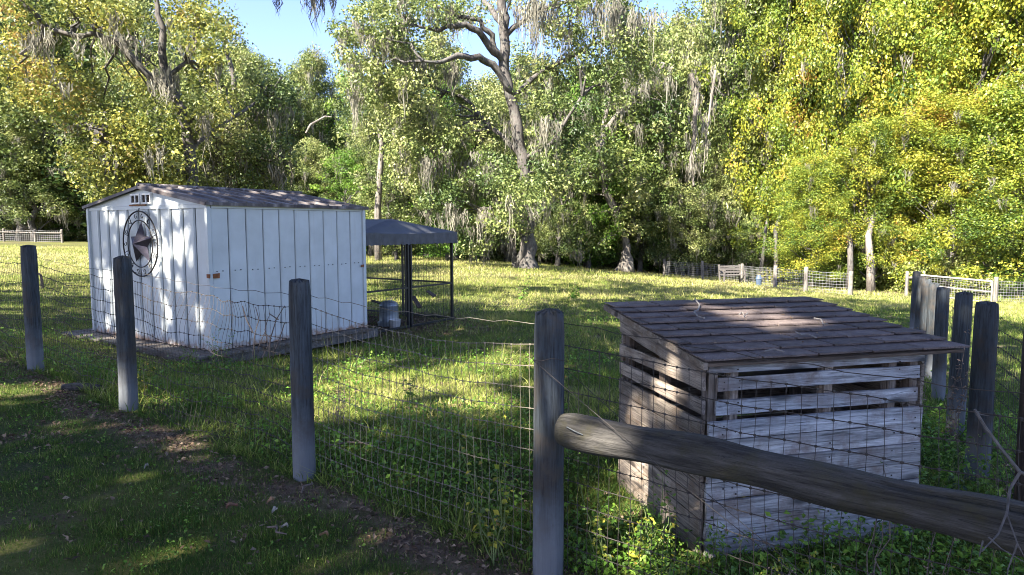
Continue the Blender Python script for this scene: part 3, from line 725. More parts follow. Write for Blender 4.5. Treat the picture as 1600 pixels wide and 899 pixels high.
# side boards (left)
sb = [(zt_, zb_) for zt_, zb_ in fb[1:]]
for i in range(len(fb)):
    zt, zb_ = fb[i]
    if i == 0: zt, zb_ = HT - .0, HT - .075
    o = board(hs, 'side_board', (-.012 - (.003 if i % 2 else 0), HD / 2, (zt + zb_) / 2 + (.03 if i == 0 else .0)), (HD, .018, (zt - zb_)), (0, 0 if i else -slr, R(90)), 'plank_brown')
board(hs, 'side_board', (-.013, HD / 2 + .2, HT + .055), (HD * .45, .018, .05), (0, -slr, R(90)), 'plank_brown')
for i in range(len(fb)):    # right side and back
    zt, zb_ = fb[i]; zb2 = fb[i + 1][0] + .003 if i < len(fb) - 1 else zb_
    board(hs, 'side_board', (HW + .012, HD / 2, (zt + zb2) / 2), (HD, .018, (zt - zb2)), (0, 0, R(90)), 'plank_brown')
    if i < 4:
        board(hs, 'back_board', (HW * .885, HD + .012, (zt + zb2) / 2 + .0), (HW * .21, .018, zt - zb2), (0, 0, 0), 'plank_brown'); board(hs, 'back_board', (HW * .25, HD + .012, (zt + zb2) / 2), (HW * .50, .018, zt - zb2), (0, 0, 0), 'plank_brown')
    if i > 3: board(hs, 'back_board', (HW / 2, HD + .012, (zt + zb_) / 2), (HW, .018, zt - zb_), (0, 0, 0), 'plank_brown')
board(hs, 'back_board', (HW * .5, HD + .012, HT + .06), (HW * .98, .018, .12), (0, 0, 0), 'frame_wood')
board(hs, 'side_board', (HW + .012, HD / 2, HT + .03), (HD, .018, .07), (0, -slr, R(90)), 'frame_wood')
# uprights
for x, y, h_ in ((.035, .035, HT), (HW - .035, .035, HT), (.035, HD - .035, HT + .1), (HW - .035, HD - .035, HT + .1), (.035, HD * .5, HT + .06), (HW * .12, .03, HT), (HW * .55, .03, HT), (HW * .86, .03, HT)):
    board(hs, 'upright', (x, y, h_ / 2 - .01), (h_ - .02, .055, .045), (0, R(90), 0), 'frame_wood' if x < .04 and y > .1 else 'plank_brown')
board(hs, 'shelf', (HW * .62, HD * .6, fb[2][1] + .02), (HW * .65, .4, .02), (0, 0, 0), 'frame_wood')
# nail heads
mb = MB()
for i, (zt, zb_) in enumerate(fb[:]):
    for x in (.075, HW * .12, HW * .55, HW * .86, HW - .05):
        for dz in (-.018, .018):
            if random.random() < .45: mb.box((x + random.uniform(-.015, .015), y_f - .0155, (zt + zb_) / 2 + dz + random.uniform(-.008, .008)), (.006, .004, .006))
tagged(mb.build('nail_heads', M['vent_dark'], hs), kind='stuff')
board(hs, 'back_rafter', (HW * .5, HD + .04, roof_z(HD) - .05), (HW, .03, .06), (0, 0, 0), 'frame_wood')
# roof: deck with fascia, then overlapping shingles
rx0, rx1 = -.0, 0
pFL = hl(1105, 567, 3.05); pFR = hl(1507, 543, 3.41); pBL = hl(943, 475, 4.23)
rx0 = (pFL[0] + pBL[0]) / 2 - .01; rx1 = pFR[0]; RW = rx1 - rx0; RL = (yB - yF) / math.cos(slr)
roof = bpy.data.objects.new('roof', MB().box((RW / 2, RL / 2, -.012), (RW - .02, RL - .01, .016)).mesh('roof', M['frame_wood'])); COL.objects.link(roof); roof.parent = hs
roof.location = (rx0, yF, roof_z(yF)); roof.rotation_euler = (slr, 0, 0)
MB().box((.004, RL / 2, -.016), (.02, RL - .01, .032)).build('fascia', M['plank_brown'], roof)
nc = 9; ex = RL / nc; sh_w = .30
for r_ in range(nc):
    x = -.01 - (r_ * .11 % sh_w); k = 0
    while x < RW:
        xa, xb = max(x, -.008), min(x + sh_w - .012, RW + .008)
        if xb - xa > .03:
            lift = random.uniform(0, .005); mb = MB(); y0 = -.012; y1 = ex + .035
            c = [(xa, y0 + random.uniform(-.003, .003), (.015 + lift)), (xb, y0 + random.uniform(-.003, .003), (.015 + lift) + random.uniform(0, .002)), (xb, y1, .001), (xa, y1, .001)]
            b4 = [(p[0], p[1], p[2] - .0085 if q < 2 else p[2] - .001) for q, p in enumerate(c)]
            mb.v = c + b4; mb.f = [(0, 1, 2, 3), (7, 6, 5, 4), (4, 5, 1, 0), (5, 6, 2, 1), (6, 7, 3, 2), (7, 4, 0, 3)]
            mb.v = [(p[0] - (xa + xb) / 2, p[1] - y0, p[2]) for p in mb.v]
            mb.build('shingle', M['shingle'], roof, ((xa + xb) / 2, r_ * ex + y0, .004 + 0.0))
        x += sh_w
_q = 90; _rg = np.random.default_rng(6); _P = np.column_stack([_rg.uniform(.03, RW - .03, _q), _rg.uniform(.03, RL - .03, _q), np.full(_q, .024)]); _s = .016 * _rg.uniform(.4, 1.7, _q)
_V, _F, _T = leaf_arrays(_P, unit(_rg.normal(size=(_q, 3)) * .25 + np.array([0, 0, 1])), _s, _s * _rg.uniform(.12, .6, _q), _rg.random((_q, 3)), _rg)
tagged(link('fallen_needles', np_mesh('fallen_needles', _V, _F, M['litter'], _T), roof), kind='stuff')
# twigs lying on the roof
def roofpt(px, py):
    # intersect the view ray with the roof plane (shelter frame)
    best = None
    for d_ in np.linspace(3, 4.8, 400):
        p = hl(px, py, d_)
        if p[2] <= roof_z(p[1]) + .02: return p
    return p
def twig_on_roof(pts, r_, mat, label):
    P = [roofpt(*p) + np.array([0, 0, .010 + (.004 if q % 2 else 0)]) for q, p in enumerate(pts)]
    c, s = math.cos(hr), math.sin(hr); O = np.array([.90, 3.1, HZ]); Wd = [np.array([p[0] * c - p[1] * s, p[0] * s + p[1] * c, p[2]]) + O for p in P]
    o = MB().tube([w_ - Wd[0] for w_ in Wd], r_, 5).build('twig', mat, None, Wd[0]); tagged(o, label, 'twig', None)
twig_on_roof([(1086, 470), (1093, 480), (1091, 487), (1084, 491), (1090, 497), (1101, 501)], .005, M['twig'], 'crooked pale lichen twig near the back edge of the shingled roof')
twig_on_roof([(1155, 494), (1160, 492), (1163, 497), (1168, 493)], .004, M['twig'], 'small forked grey twig in the middle of the shingled roof')
twig_on_roof([(1243, 522), (1252, 527), (1262, 525), (1275, 532)], .004, M['twig'], 'thin straggling twig on the front right of the shingled roof')
twig_on_roof([(1272, 500), (1283, 503), (1286, 509), (1294, 511)], .004, M['twig'], 'short pale twig at the right side of the shingled roof')
twig_on_roof([(1195, 552), (1210, 550), (1225, 553)], .004, M['twig'], 'thin pale twig by the front eave of the shingled roof')

# dead branch leaning on the fence at the right edge
dz_ = 1.62
main = [(1523, 640, 1.95), (1540, 668, 1.93), (1565, 702, 1.9), (1594, 738, 1.87), (1620, 748, 1.85)]
br = [[(1594, 738, 1.87), (1578, 765, 1.85), (1574, 800, 1.8), (1560, 835, 1.75), (1534, 862, 1.7)], [(1572, 800, 1.8), (1590, 850, 1.72), (1606, 880, 1.7)], [(1545, 840, 1.74), (1565, 858, 1.7), (1600, 878, 1.7)], [(1523, 640, 1.95), (1532, 648, 1.95), (1545, 650, 1.95)], [(1536, 845, 1.73), (1530, 870, 1.72)], [(1590, 850, 1.72), (1575, 890, 1.7), (1572, 930, 1.7)]]
db = empty('dead_branch', pix(1594, 738, 1.87), 0, 'bare forked grey branch caught on the fence at the right edge', 'branch'); DO = np.array(db.location)
for i, b_ in enumerate([main] + br):
    P = [pix(*p) - DO for p in b_]; n = len(P); r0 = .006 if i == 0 else .0045 if i == 1 else .0026
    MB().tube(P, list(np.linspace(r0 * (.7 if i == 0 else 1), r0 if i == 0 else r0 * .4, n)), 6, True, .12).build('branch_stem', M['twig_grey'], db)

# ------------------------------------------------------------------ trees
def bark_tubes(mb, path, r0, r1, n=10, rough=.08, power=.8):
    k = len(path); rad = [r0 + (r1 - r0) * (i / (k - 1)) ** power for i in range(k)]; mb.tube(path, rad, n, True, rough)
def wander(a, b, n, amp, rg, sag=0):
    a, b = np.array(a, float), np.array(b, float); out = []
    o = np.zeros(3)
    for i in range(n + 1):
        t = i / n; e = math.sin(math.pi * t); o = o * .5 + rg.normal(size=3) * amp
        out.append(a + (b - a) * t + o * e + np.array([0, 0, sag * e]))
    return out
def tree_meshes(seed, H, Rr, base, ncl, per, size, tr, leaf, bark='bark', moss=0, clr=1.0, flat=.75, vine=False, lean=.0, tw=1.0, aspect=.62):
    """generic tree: returns trunk, crown, moss meshes, origin at the trunk foot"""
    rg = np.random.default_rng(seed)
    top = np.array([rg.normal() * H * .03 + lean, rg.normal() * H * .03, H * .86]); tp = wander((0, 0, -.3), top, 10, H * .02, rg)
    mb = MB(); rad = [tr * (1.35 if i == 0 else 1.08 if i == 1 else 1 - .085 * i) for i in range(11)]; mb.tube(tp, rad, 10, True, .08)
    # clump centres fill an ellipsoid whose outline is broken by noise
    C = []; tries = 0
    while len(C) < ncl and tries < ncl * 60:
        tries += 1
        h = base + (H - base) * rg.random(); u = (h - base) / (H - base)
        prof = (math.sin(math.pi * min(1, .14 + u * .86)) ** .55) if not vine else (1 - .55 * u ** 2.2)
        a = rg.uniform(0, 2 * np.pi); rr = Rr * prof * (rg.random() ** .42) * (.72 + .42 * math.sin(3 * a + h * .9 + seed) * math.sin(h * 1.1 + a + seed) + .18 * rg.random())
        C.append((math.cos(a) * rr + top[0] * u, math.sin(a) * rr + top[1] * u, h))
    C = np.array(C); rad = clr * rg.uniform(.55, 1.25, len(C))
    for j in rg.choice(len(C), min(len(C), 46), replace=False):
        c = C[j]; q = max(1, min(9, int((c[2] - np.hypot(c[0], c[1]) * .5) / H * 11))); s_ = np.array(tp[q])
        bark_tubes(mb, wander(s_, c, 6, .10 * clr, rg, .2), tr * (.34 if q < 7 else .2), .02, 5, .1, .7)
    trunk = mb.mesh('trunk', M[bark], True)
    def tint(P, idx, ct, rg_):
        hgt = (P[:, 2] - base) / (H - base)
        pn = fbm(P[:, 0] * .45 + P[:, 1] * .3 + seed, P[:, 2] * .42 + P[:, 1] * .25, seed)
        return np.clip((pn - .5) * 1.15 + .47 + (ct[idx] - .5) * .35 + (rg_.random(len(P)) - .5) * .45 + .12 * (hgt - .4), 0, 1)
    Vv, Ff, Tt = clump_leaves(C, rad, per, size, rg, tint, flat, .35, .3, aspect)
    crown = np_mesh('crown', Vv, Ff, M[leaf], Tt)
    mm = None
    if moss:
        out = C[rg.choice(len(C), moss)] + rg.normal(size=(moss, 3)) * np.array([.6, .6, .3]) * clr - np.array([0, 0, .3])
        Vv, Ff, Tt = moss_arrays(out, rg.uniform(.6, 2.2, moss), rg, 16, .32, .055); mm = np_mesh('spanish_moss', Vv, Ff, M['moss'], Tt)
    return trunk, crown, mm, H, Rr
TT = {
    'oak': [tree_meshes(11, 17, 5.2, 3.2, 215, 175, .18, .30, 'leaf_oak', moss=90, clr=1.05), tree_meshes(12, 16, 5.6, 2.6, 225, 170, .18, .34, 'leaf_olive', moss=130, clr=1.05), tree_meshes(13, 18, 4.8, 3.5, 205, 175, .18, .28, 'leaf_oak', moss=70, clr=1.0)],
    'olive': [tree_meshes(14, 15, 5.2, 1.8, 215, 175, .175, .3, 'leaf_olive', moss=150, clr=1.0)],
    'bright': [tree_meshes(21, 13, 3.6, 1.0, 150, 110, .20, .16, 'leaf_bright', moss=12, clr=.85, aspect=.4), tree_meshes(22, 14, 4.0, 1.4, 150, 110, .20, .18, 'leaf_olive', moss=60, clr=.85)],
    'vine': [tree_meshes(31, 16, 5.0, 1.6, 265, 215, .14, .22, 'leaf_vine', moss=26, clr=.9, vine=True, flat=.9, aspect=.75), tree_meshes(32, 15, 5.4, 1.9, 275, 210, .14, .22, 'leaf_vine', moss=40, clr=.9, vine=True, flat=.9, aspect=.75), tree_meshes(33, 17, 4.6, 1.3, 255, 215, .14, .2, 'leaf_vine', moss=34, clr=.95, vine=True, flat=.9, aspect=.75)],
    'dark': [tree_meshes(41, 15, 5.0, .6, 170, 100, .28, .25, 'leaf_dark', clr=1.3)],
    'shrub': [tree_meshes(51, 2.6, 1.5, .05, 46, 75, .14, .04, 'leaf_bright', clr=.42), tree_meshes(52, 2.2, 1.6, .05, 46, 75, .14, .04, 'leaf_oak', clr=.42), tree_meshes(53, 3.0, 1.5, .1, 50, 75, .15, .05, 'leaf_olive', moss=8, clr=.45)],
}
def plant_tree(kind, var, x, y, H, Rs, rz, name='tree', label=None, cat='tree', group=None, sink=.1):
    tk, cr, ms, H0, R0 = TT[kind][var % len(TT[kind])]
    z = g1(x, y); e = empty(name, (x, y, z - sink), rz, label, cat, group); e.scale = (Rs / R0, Rs / R0, H / H0)
    link('trunk', tk, e); link('crown', cr, e)
    if ms: tagged(link('spanish_moss', ms, e), kind='stuff')
    return e
def treepx(px, d, kind, var, top, wpx, label, name='tree', group=None, cat='tree'):
    x = (px - 800) / 1067 * d; z = g1(x, d); H = pix(px, top, d)[2] - z; return plant_tree(kind, var, x, d, H, wpx / 1067 * d / 2, random.uniform(0, 6.28), name, label, cat, group)
GB = 'trees of the woods behind the field'
TL = 'tree of the dense woods at the back of the field'
rows = [ # px, depth, kind, variant, top px, width px, label
    (-150, 60, 'oak', 0, -160, 340, None), (35, 60, 'oak', 2, -70, 260, 'tall dark green oak at the far left edge of the field'), (57, 59, 'oak', 1, 165, 190, 'rounded lighter green oak above the rail fence at far left'),
    (150, 60, 'oak', 0, -60, 250, None), (235, 50, 'oak', 1, -20, 240, None), (330, 50, 'oak', 2, 60, 220, None),
    (405, 46, 'oak', 0, 78, 150, 'dark green oak left of the gap of open sky'), (372, 38, 'olive', 0, 190, 120, None), (455, 52, 'oak', 2, 95, 140, None), (500, 50, 'oak', 0, 80, 130, 'dark rounded tree top under the open sky'),
    (535, 42, 'bright', 0, 235, 110, 'bright green leafy small tree behind the kennel roof'), (548, 50, 'bright', 0, 105, 110, None), (470, 44, 'olive', 0, 250, 110, None),
    (640, 46, 'bright', 1, 60, 160, None), (690, 52, 'olive', 0, 50, 220, None), (620, 38, 'bright', 1, 230, 130, None), (700, 40, 'bright', 0, 210, 140, None), (760, 44, 'olive', 0, 120, 180, None),
    (840, 50, 'oak', 2, 80, 220, None), (900, 54, 'oak', 1, 110, 240, None), (915, 44, 'bright', 0, 225, 120, 'yellow green small tree right of the big oak trunk'), (870, 42, 'olive', 0, 190, 130, None),
    (1000, 52, 'oak', 0, 90, 240, None), (1065, 46, 'olive', 0, 30, 220, None), (1095, 43.5, 'olive', 0, 268, 150, 'low grey green oak standing behind the mesh fence'),
    (1150, 44, 'olive', 0, -90, 230, None), (1190, 39, 'bright', 1, 320, 110, None), (1120, 50, 'oak', 0, -60, 260, None),
    (1225, 41, 'vine', 0, -130, 240, 'tall tree draped in green and gold vines nearest the mossy oaks'), (1320, 37, 'vine', 1, -170, 270, None), (1420, 36, 'vine', 2, -210, 280, None), (1515, 34, 'vine', 0, -240, 290, None), (1610, 33, 'vine', 1, -260, 320, None), (1720, 33, 'vine', 2, -260, 320, None), (1850, 33, 'vine', 0, -260, 340, None),
    (1280, 46, 'vine', 2, -160, 300, None), (1380, 47, 'oak', 1, -190, 330, None), (1490, 46, 'vine', 0, -220, 330, None), (1600, 46, 'vine', 2, -240, 340, None), (1210, 48, 'oak', 2, -120, 260, None),
    (1360, 33.5, 'vine', 1, 190, 210, 'lower vine covered tree in front of the tall golden vines'), (1480, 32, 'vine', 2, 150, 220, None), (1270, 34, 'vine', 0, 245, 170, None), (1590, 31, 'vine', 0, 120, 250, 'golden vine covered tree at the right edge above the silver gate'),
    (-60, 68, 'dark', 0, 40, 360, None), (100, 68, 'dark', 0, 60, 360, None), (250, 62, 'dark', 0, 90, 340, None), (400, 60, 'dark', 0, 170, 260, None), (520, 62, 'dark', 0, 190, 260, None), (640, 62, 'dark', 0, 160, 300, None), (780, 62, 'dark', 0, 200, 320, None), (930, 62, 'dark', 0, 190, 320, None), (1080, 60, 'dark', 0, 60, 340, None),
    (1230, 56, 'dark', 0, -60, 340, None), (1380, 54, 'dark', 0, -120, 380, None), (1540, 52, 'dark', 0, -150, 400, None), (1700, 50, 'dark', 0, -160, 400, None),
]
_r = random.Random(4)
for px in list(range(585, 1180, 42)) + [330, 372, 415, 452, 490, 20, 90]:
    lo = {True: (110, 235)}.get(px > 560, (215, 290)); rows.append((px + _r.uniform(-10, 10), _r.uniform(42.5, 46) if px > 150 else 62, _r.choice(('olive', 'olive', 'bright', 'oak')), _r.randrange(3), _r.uniform(*lo), _r.uniform(110, 165), None))
for i, (px, d, k, v, top, wpx, lab) in enumerate(rows):
    if k == 'vine': nm, gl, gg = 'vine_covered_tree', 'tall tree draped in green and golden vines in the right half of the woods', 'vine covered trees on the right'
    elif k == 'dark': nm, gl, gg = 'shaded_tree', 'dark leafy tree in the shade deep inside the woods', 'shaded trees deep in the woods'
    elif k == 'bright': nm, gl, gg = 'young_tree', 'slender bright green tree along the edge of the woods', 'young trees along the wood edge'
    else: nm, gl, gg = 'mossy_tree', 'broad green tree hung with spanish moss in the woods behind the field', 'mossy trees behind the field'
    treepx(px, d, k, v, top, wpx, lab or gl, nm, gg)
# understorey shrubs along the wood edge
for i in range(62):
    px = -60 + i * 27 + random.uniform(-12, 12)
    d = np.interp(px, [-60, 130, 400, 560, 720, 1020, 1100, 1280, 1400, 1660], [63, 62, 48, 46, 45, 46, 46, 36, 33, 30]) + random.uniform(-1, 2.5)
    if 940 < px < 1015: d = 47
    x = (px - 800) / 1067 * d; h = random.uniform(1.3, 3.2) * (1.3 if px > 1180 else 1); k = random.choice((0, 0, 1, 2)) if px < 1180 else random.choice((1, 1, 2, 0))
    if px < 150: h *= .7
    plant_tree('shrub', k, x, d, h, random.uniform(1.2, 2.1), random.uniform(0, 6), 'shrub', 'leafy green shrub in the undergrowth along the edge of the woods', 'shrub', 'shrubs along the wood edge', .05)
# distant woods closing the gaps
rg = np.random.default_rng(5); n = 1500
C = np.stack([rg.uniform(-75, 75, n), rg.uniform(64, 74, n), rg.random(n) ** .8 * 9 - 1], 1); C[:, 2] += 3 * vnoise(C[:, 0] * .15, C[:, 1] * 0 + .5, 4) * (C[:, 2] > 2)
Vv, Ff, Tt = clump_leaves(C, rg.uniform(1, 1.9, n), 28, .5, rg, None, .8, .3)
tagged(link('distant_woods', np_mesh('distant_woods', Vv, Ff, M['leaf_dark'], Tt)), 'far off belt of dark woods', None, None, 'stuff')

def hero_tree(name, px, d, trunk, stems, limbs, regions, moss_pts, leaf, label, per=110, size=.16, clr=.8, bark='bark', mossn=60, seed=1, depthj=3.0, avoid=None, tint_bias=0.0, regm=None, stubs=26):
    """a large tree whose limbs and leaf masses are laid out as in the photograph, each given its own depth"""
    rg = np.random.default_rng(seed); foot = pix(px, trunk[0][1], d); foot[2] = g1(foot[0], foot[1]) - .1
    e = empty(name, foot, 0, label, 'tree'); tk = .72
    def path(pts, dz):
        out = []; 
        for k, (x_, y_, *_r) in enumerate(pts): out.append(pix(x_, y_, d + dz * k / max(1, len(pts) - 1)) - foot)
        # subdivide with slight wander
        o = []
        for a, b_ in zip(out[:-1], out[1:]):
            for t in (0, .34, .67): o.append(a + (b_ - a) * t + rg.normal(size=3) * .04)
        return o + [out[-1]]
    mb = MB()
    def tube(pts, dz, n=12):
        P = path(pts, dz); rr = np.interp(np.linspace(0, len(pts) - 1, len(P)), range(len(pts)), [p[2] for p in pts]); mb.tube(P, list(rr / 1067 * d * tk), n, True, .07); return P
    tube(trunk, 0, 16)
    mb.build('trunk', M[bark], e, smooth=True)
    allp = []
    for st in stems: mb = MB(); tube(st[1], st[0]); mb.build('stem', M[bark], e, smooth=True)
    for lb in limbs: mb = MB(); allp += tube(lb[1], lb[0], 9); mb.build('limb', M[bark], e, smooth=True)
    C = []; rr = []
    for (cx, cy, rx, ry, n, dj) in regions:
        k = 0
        while k < n:
            a, b_ = rg.uniform(-1, 1, 2)
            if a * a + b_ * b_ > 1: continue
            q = rg.uniform(-depthj, depthj); X_, Y_ = cx + a * rx, cy + b_ * ry
            if avoid and any(abs(X_ - ax) < aw and ay0 < Y_ < ay1 for ax, ay0, ay1, aw in avoid) : q = abs(q) + 2.2
            C.append(pix(X_, Y_, d + dj + q) - foot); k += 1
    C = np.array(C); rad = clr * rg.uniform(.5, 1.2, len(C))
    mb = MB()
    trunkp = [pix(p[0], p[1], d) - foot for p in trunk[2:]] + allp; TP = np.array(trunkp)
    for j in rg.choice(len(C), min(stubs * 3, len(C)), replace=False):
        q = TP[np.argmin(np.linalg.norm(TP - C[j] - np.array([0, 0, -.5]), axis=1))]
        bark_tubes(mb, wander(q, C[j], 5, .12, rg, .15), .065, .015, 5)
    tagged(mb.build('branches', M[bark], e), kind='stuff')
    def tint(P, idx, ct, rg_):
        pn = fbm(P[:, 0] * .5 + 9, P[:, 2] * .5 + P[:, 1] * .3, seed); return np.clip((pn - .5) * 1.3 + .47 + (ct[idx] - .5) * .35 + (rg_.random(len(P)) - .5) * .5 + tint_bias, 0, 1)
    Vv, Ff, Tt = clump_leaves(C, rad, per, size, rg, tint, .7, .3); link('crown', np_mesh('crown', Vv, Ff, M[leaf], Tt), e)
    A = []; Ls = []
    for (mx, my, ml, cnt, sx_) in moss_pts:
        for _ in range(cnt):
            A.append(pix(mx + rg.normal() * sx_, my + rg.normal() * 6, d + rg.uniform(-2, 1)) - foot); Ls.append(ml / 1067 * d * rg.uniform(.6, 1.1))
    ex_ = C[rg.choice(len(C), mossn)] - np.array([0, 0, .25]); A = np.concatenate([np.array(A).reshape(-1, 3), ex_]); Ls = np.concatenate([Ls, rg.uniform(.5, 1.8, mossn)])
    Vv, Ff, Tt = moss_arrays(A, Ls, rg, 22, .26, .042); tagged(link('spanish_moss', np_mesh('spanish_moss', Vv, Ff, M['moss'], Tt), e), kind='stuff')
    return e
# the great live oak
hero_tree('live_oak', 822, 30, [(825, 432, 26), (823, 385, 17), (825, 340, 14), (820, 270, 13), (815, 230, 13), (806, 185, 12), (793, 129, 11), (788, 80, 11), (787, 30, 10), (782, -20, 9), (775, -90, 6)],
    [(1.0, [(808, 432, 9), (800, 380, 7), (799, 350, 7), (808, 310, 6), (815, 280, 5)]), (-.6, [(806, 430, 8), (814, 400, 6), (818, 370, 5)])],
    [(-2.0, [(788, 95, 9), (773, 81, 8), (754, 57, 7), (726, 38, 6), (683, 48, 4), (650, 40, 2)]), (-1.0, [(775, 85, 7), (769, 57, 6), (750, 33, 5), (711, 24, 4), (683, 10, 3), (650, -15, 2)]),
     (-2.5, [(800, 150, 7), (770, 100, 8), (745, 90, 7), (715, 88, 6), (690, 98, 4), (660, 95, 2)]), (2.0, [(786, 40, 7), (765, 8, 6), (740, -15, 4), (700, -40, 3)]),
     (2.5, [(800, 150, 6), (850, 110, 5), (905, 80, 4), (960, 60, 3)]), (2.0, [(788, 60, 6), (830, 20, 5), (880, 5, 4), (940, -10, 3)]), (3, [(812, 240, 6), (770, 200, 5), (720, 150, 4), (650, 130, 3), (580, 100, 2)]), (-1, [(818, 250, 5), (860, 225, 4), (910, 150, 3)])],
    [(600, 100, 70, 60, 46, 0), (575, 55, 45, 50, 22, 0), (660, 160, 80, 70, 52, 1), (700, 250, 80, 80, 70, 1), (735, 335, 55, 55, 40, 1), (640, 230, 50, 60, 22, 1), (815, 285, 55, 35, 26, 0), (850, 230, 55, 70, 44, 1.5), (900, 150, 80, 60, 46, 1),
     (940, 60, 70, 60, 26, 1), (850, 90, 50, 60, 20, 1.5), (700, 10, 90, 30, 26, 0), (850, -10, 120, 30, 30, 0), (640, 20, 60, 40, 20, 0), (740, 190, 50, 50, 30, 1.5), (790, 345, 30, 22, 10, -1), (812, 300, 34, 30, 12, -3), (960, 40, 60, 50, 24, 1), (1010, 70, 40, 50, 16, 1)],
    [(572, 95, 90, 7, 14), (640, 90, 60, 8, 20), (560, 140, 110, 3, 4), (610, 60, 70, 8, 22), (840, 10, 110, 10, 26), (900, 5, 120, 12, 26), (950, 10, 100, 10, 18), (1005, 25, 90, 9, 18), (690, 110, 60, 7, 16), (680, 250, 60, 10, 30), (740, 330, 70, 12, 30), (815, 320, 70, 14, 22), (850, 190, 90, 10, 20), (760, 260, 60, 8, 30), (590, 40, 60, 7, 22), (806, 335, 55, 10, 10), (720, 20, 60, 6, 26)],
    'leaf_olive', 'great mossy live oak with a forked foot standing alone in the field', per=120, size=.14, clr=.78, mossn=200, seed=3, depthj=2.6, avoid=[(790, -60, 215, 28), (740, 30, 100, 38), (812, 205, 285, 14), (820, 375, 425, 24)])
# the yellowing tree behind the shed
hero_tree('yellowing_tree', 290, 20, [(295, 400, 16), (296, 330, 14), (300, 260, 12), (292, 200, 11), (278, 158, 10), (262, 120, 9), (250, 60, 7), (245, 10, 5), (240, -50, 3)],
    [], [(-1.5, [(280, 165, 9), (270, 150, 8), (221, 105, 7), (182, 63, 6), (130, 55, 5), (77, 46, 5), (45, 15, 4), (20, -20, 3)]), (1.5, [(262, 120, 5), (300, 80, 4), (330, 40, 3)]), (1.0, [(200, 80, 4), (160, 30, 3), (120, -10, 2)]), (2, [(298, 240, 5), (340, 200, 4), (400, 160, 3)]), (-1, [(298, 280, 5), (230, 240, 4), (160, 220, 3)])],
    [(190, 290, 60, 40, 40, 0), (170, 240, 60, 50, 50, 0), (230, 210, 80, 60, 60, 0), (130, 150, 60, 50, 40, .5), (60, 110, 60, 60, 30, .5), (40, 30, 60, 50, 24, 0), (150, 20, 70, 30, 26, 0), (260, 300, 50, 25, 24, 0), (290, 20, 50, 30, 18, 1), (215, 130, 30, 30, 14, 1.5), (330, 150, 30, 50, 14, 0), (320, 60, 30, 40, 12, 0)],
    [(255, 120, 55, 6, 10), (262, 115, 70, 4, 5), (95, 130, 40, 4, 10), (205, 60, 40, 5, 20), (318, 185, 40, 4, 12), (160, 70, 30, 4, 20), (60, 60, 40, 4, 20)],
    'leaf_yellow', 'large tree with yellowing leaves and a bare crooked limb behind the shed', per=105, size=.105, clr=.6, mossn=36, seed=8, depthj=1.6, avoid=[(250, 40, 165, 40), (200, 70, 125, 40)], tint_bias=.06)
hero_tree('green_oak', 380, 24, [(385, 390, 9), (382, 330, 8), (380, 250, 7), (372, 180, 6), (365, 120, 5), (350, 60, 4)], [], [(1, [(380, 240, 5), (340, 180, 4), (310, 120, 3)]), (-1, [(378, 220, 5), (410, 170, 3), (440, 120, 2)])],
    [(330, 270, 70, 50, 60, 0), (350, 190, 70, 60, 60, 0), (400, 250, 50, 70, 50, 0), (410, 150, 45, 60, 34, 0), (300, 120, 50, 50, 18, 1.5), (320, 40, 40, 40, 16, 0), (440, 210, 25, 60, 16, 0), (420, 320, 30, 30, 12, 0)],
    [(330, 210, 50, 8, 20), (400, 230, 60, 9, 20), (370, 290, 40, 7, 20), (430, 260, 50, 6, 16)], 'leaf_olive', 'olive green oak with hanging moss right behind the shed roof', per=110, size=.11, clr=.65, mossn=60, seed=9, depthj=2.0)
# leaning oak with the flared foot
hero_tree('leaning_oak', 980, 42, [(981, 428, 17), (980, 396, 10), (976, 368, 8), (962, 335, 8), (950, 305, 8), (942, 285, 7), (938, 240, 6), (946, 180, 5), (960, 120, 4)],
    [(.5, [(960, 428, 5), (970, 412, 5), (978, 388, 6)])], [(2, [(940, 250, 6), (918, 165, 6), (905, 155, 5), (880, 170, 3)]), (1, [(945, 200, 5), (990, 150, 4), (1040, 100, 3)])],
    [(950, 200, 70, 60, 34, 1.5), (1020, 230, 70, 70, 50, 1), (1000, 330, 50, 40, 34, 1), (1010, 140, 60, 60, 40, 1), (900, 330, 30, 50, 18, 1), (930, 380, 25, 20, 9, 1), (1000, 375, 30, 15, 8, 0), (930, 250, 40, 45, 24, -2), (985, 300, 30, 50, 20, -2)],
    [(905, 170, 60, 5, 8), (1010, 130, 60, 8, 24), (980, 200, 60, 8, 24), (1040, 120, 60, 7, 10), (900, 260, 60, 6, 20)], 'leaf_oak', 'oak with a pale leaning trunk and flared roots beyond the field', per=100, size=.2, clr=1.0, bark='bark_pale', mossn=80, seed=11, depthj=2.5, avoid=[(950, 280, 335, 30), (980, 365, 425, 38)])
# pale slender trunk and hanging vine stems
e = empty('pale_tree', pix(590, 335, 36), 0, 'slender pale bare trunk rising behind the kennel canopy', 'tree'); fo = np.array(e.location); zz = g1(fo[0], fo[1]); e.location.z = zz; fo[2] = zz
MB().tube([fo * 0 + np.array([0, 0, -.2])] + [pix(x_, y_, 36) - fo for x_, y_ in ((590, 370), (590, 330), (592, 300), (594, 265), (597, 228), (592, 200), (585, 160), (588, 110))], [.2, .19, .18, .17, .155, .14, .12, .08, .03], 9, True, .08).build('trunk', M['bark_pale'], e, smooth=True)
rg = np.random.default_rng(77)
C = np.array([pix(590 + a, 150 + b_, 36 + c_) - fo for a, b_, c_ in zip(rg.normal(0, 28, 46), rg.normal(0, 38, 46), rg.normal(0, 1, 46))])
Vv, Ff, Tt = clump_leaves(C, rg.uniform(.4, .9, 46), 80, .17, rg); link('crown', np_mesh('crown', Vv, Ff, M['leaf_olive'], Tt), e)
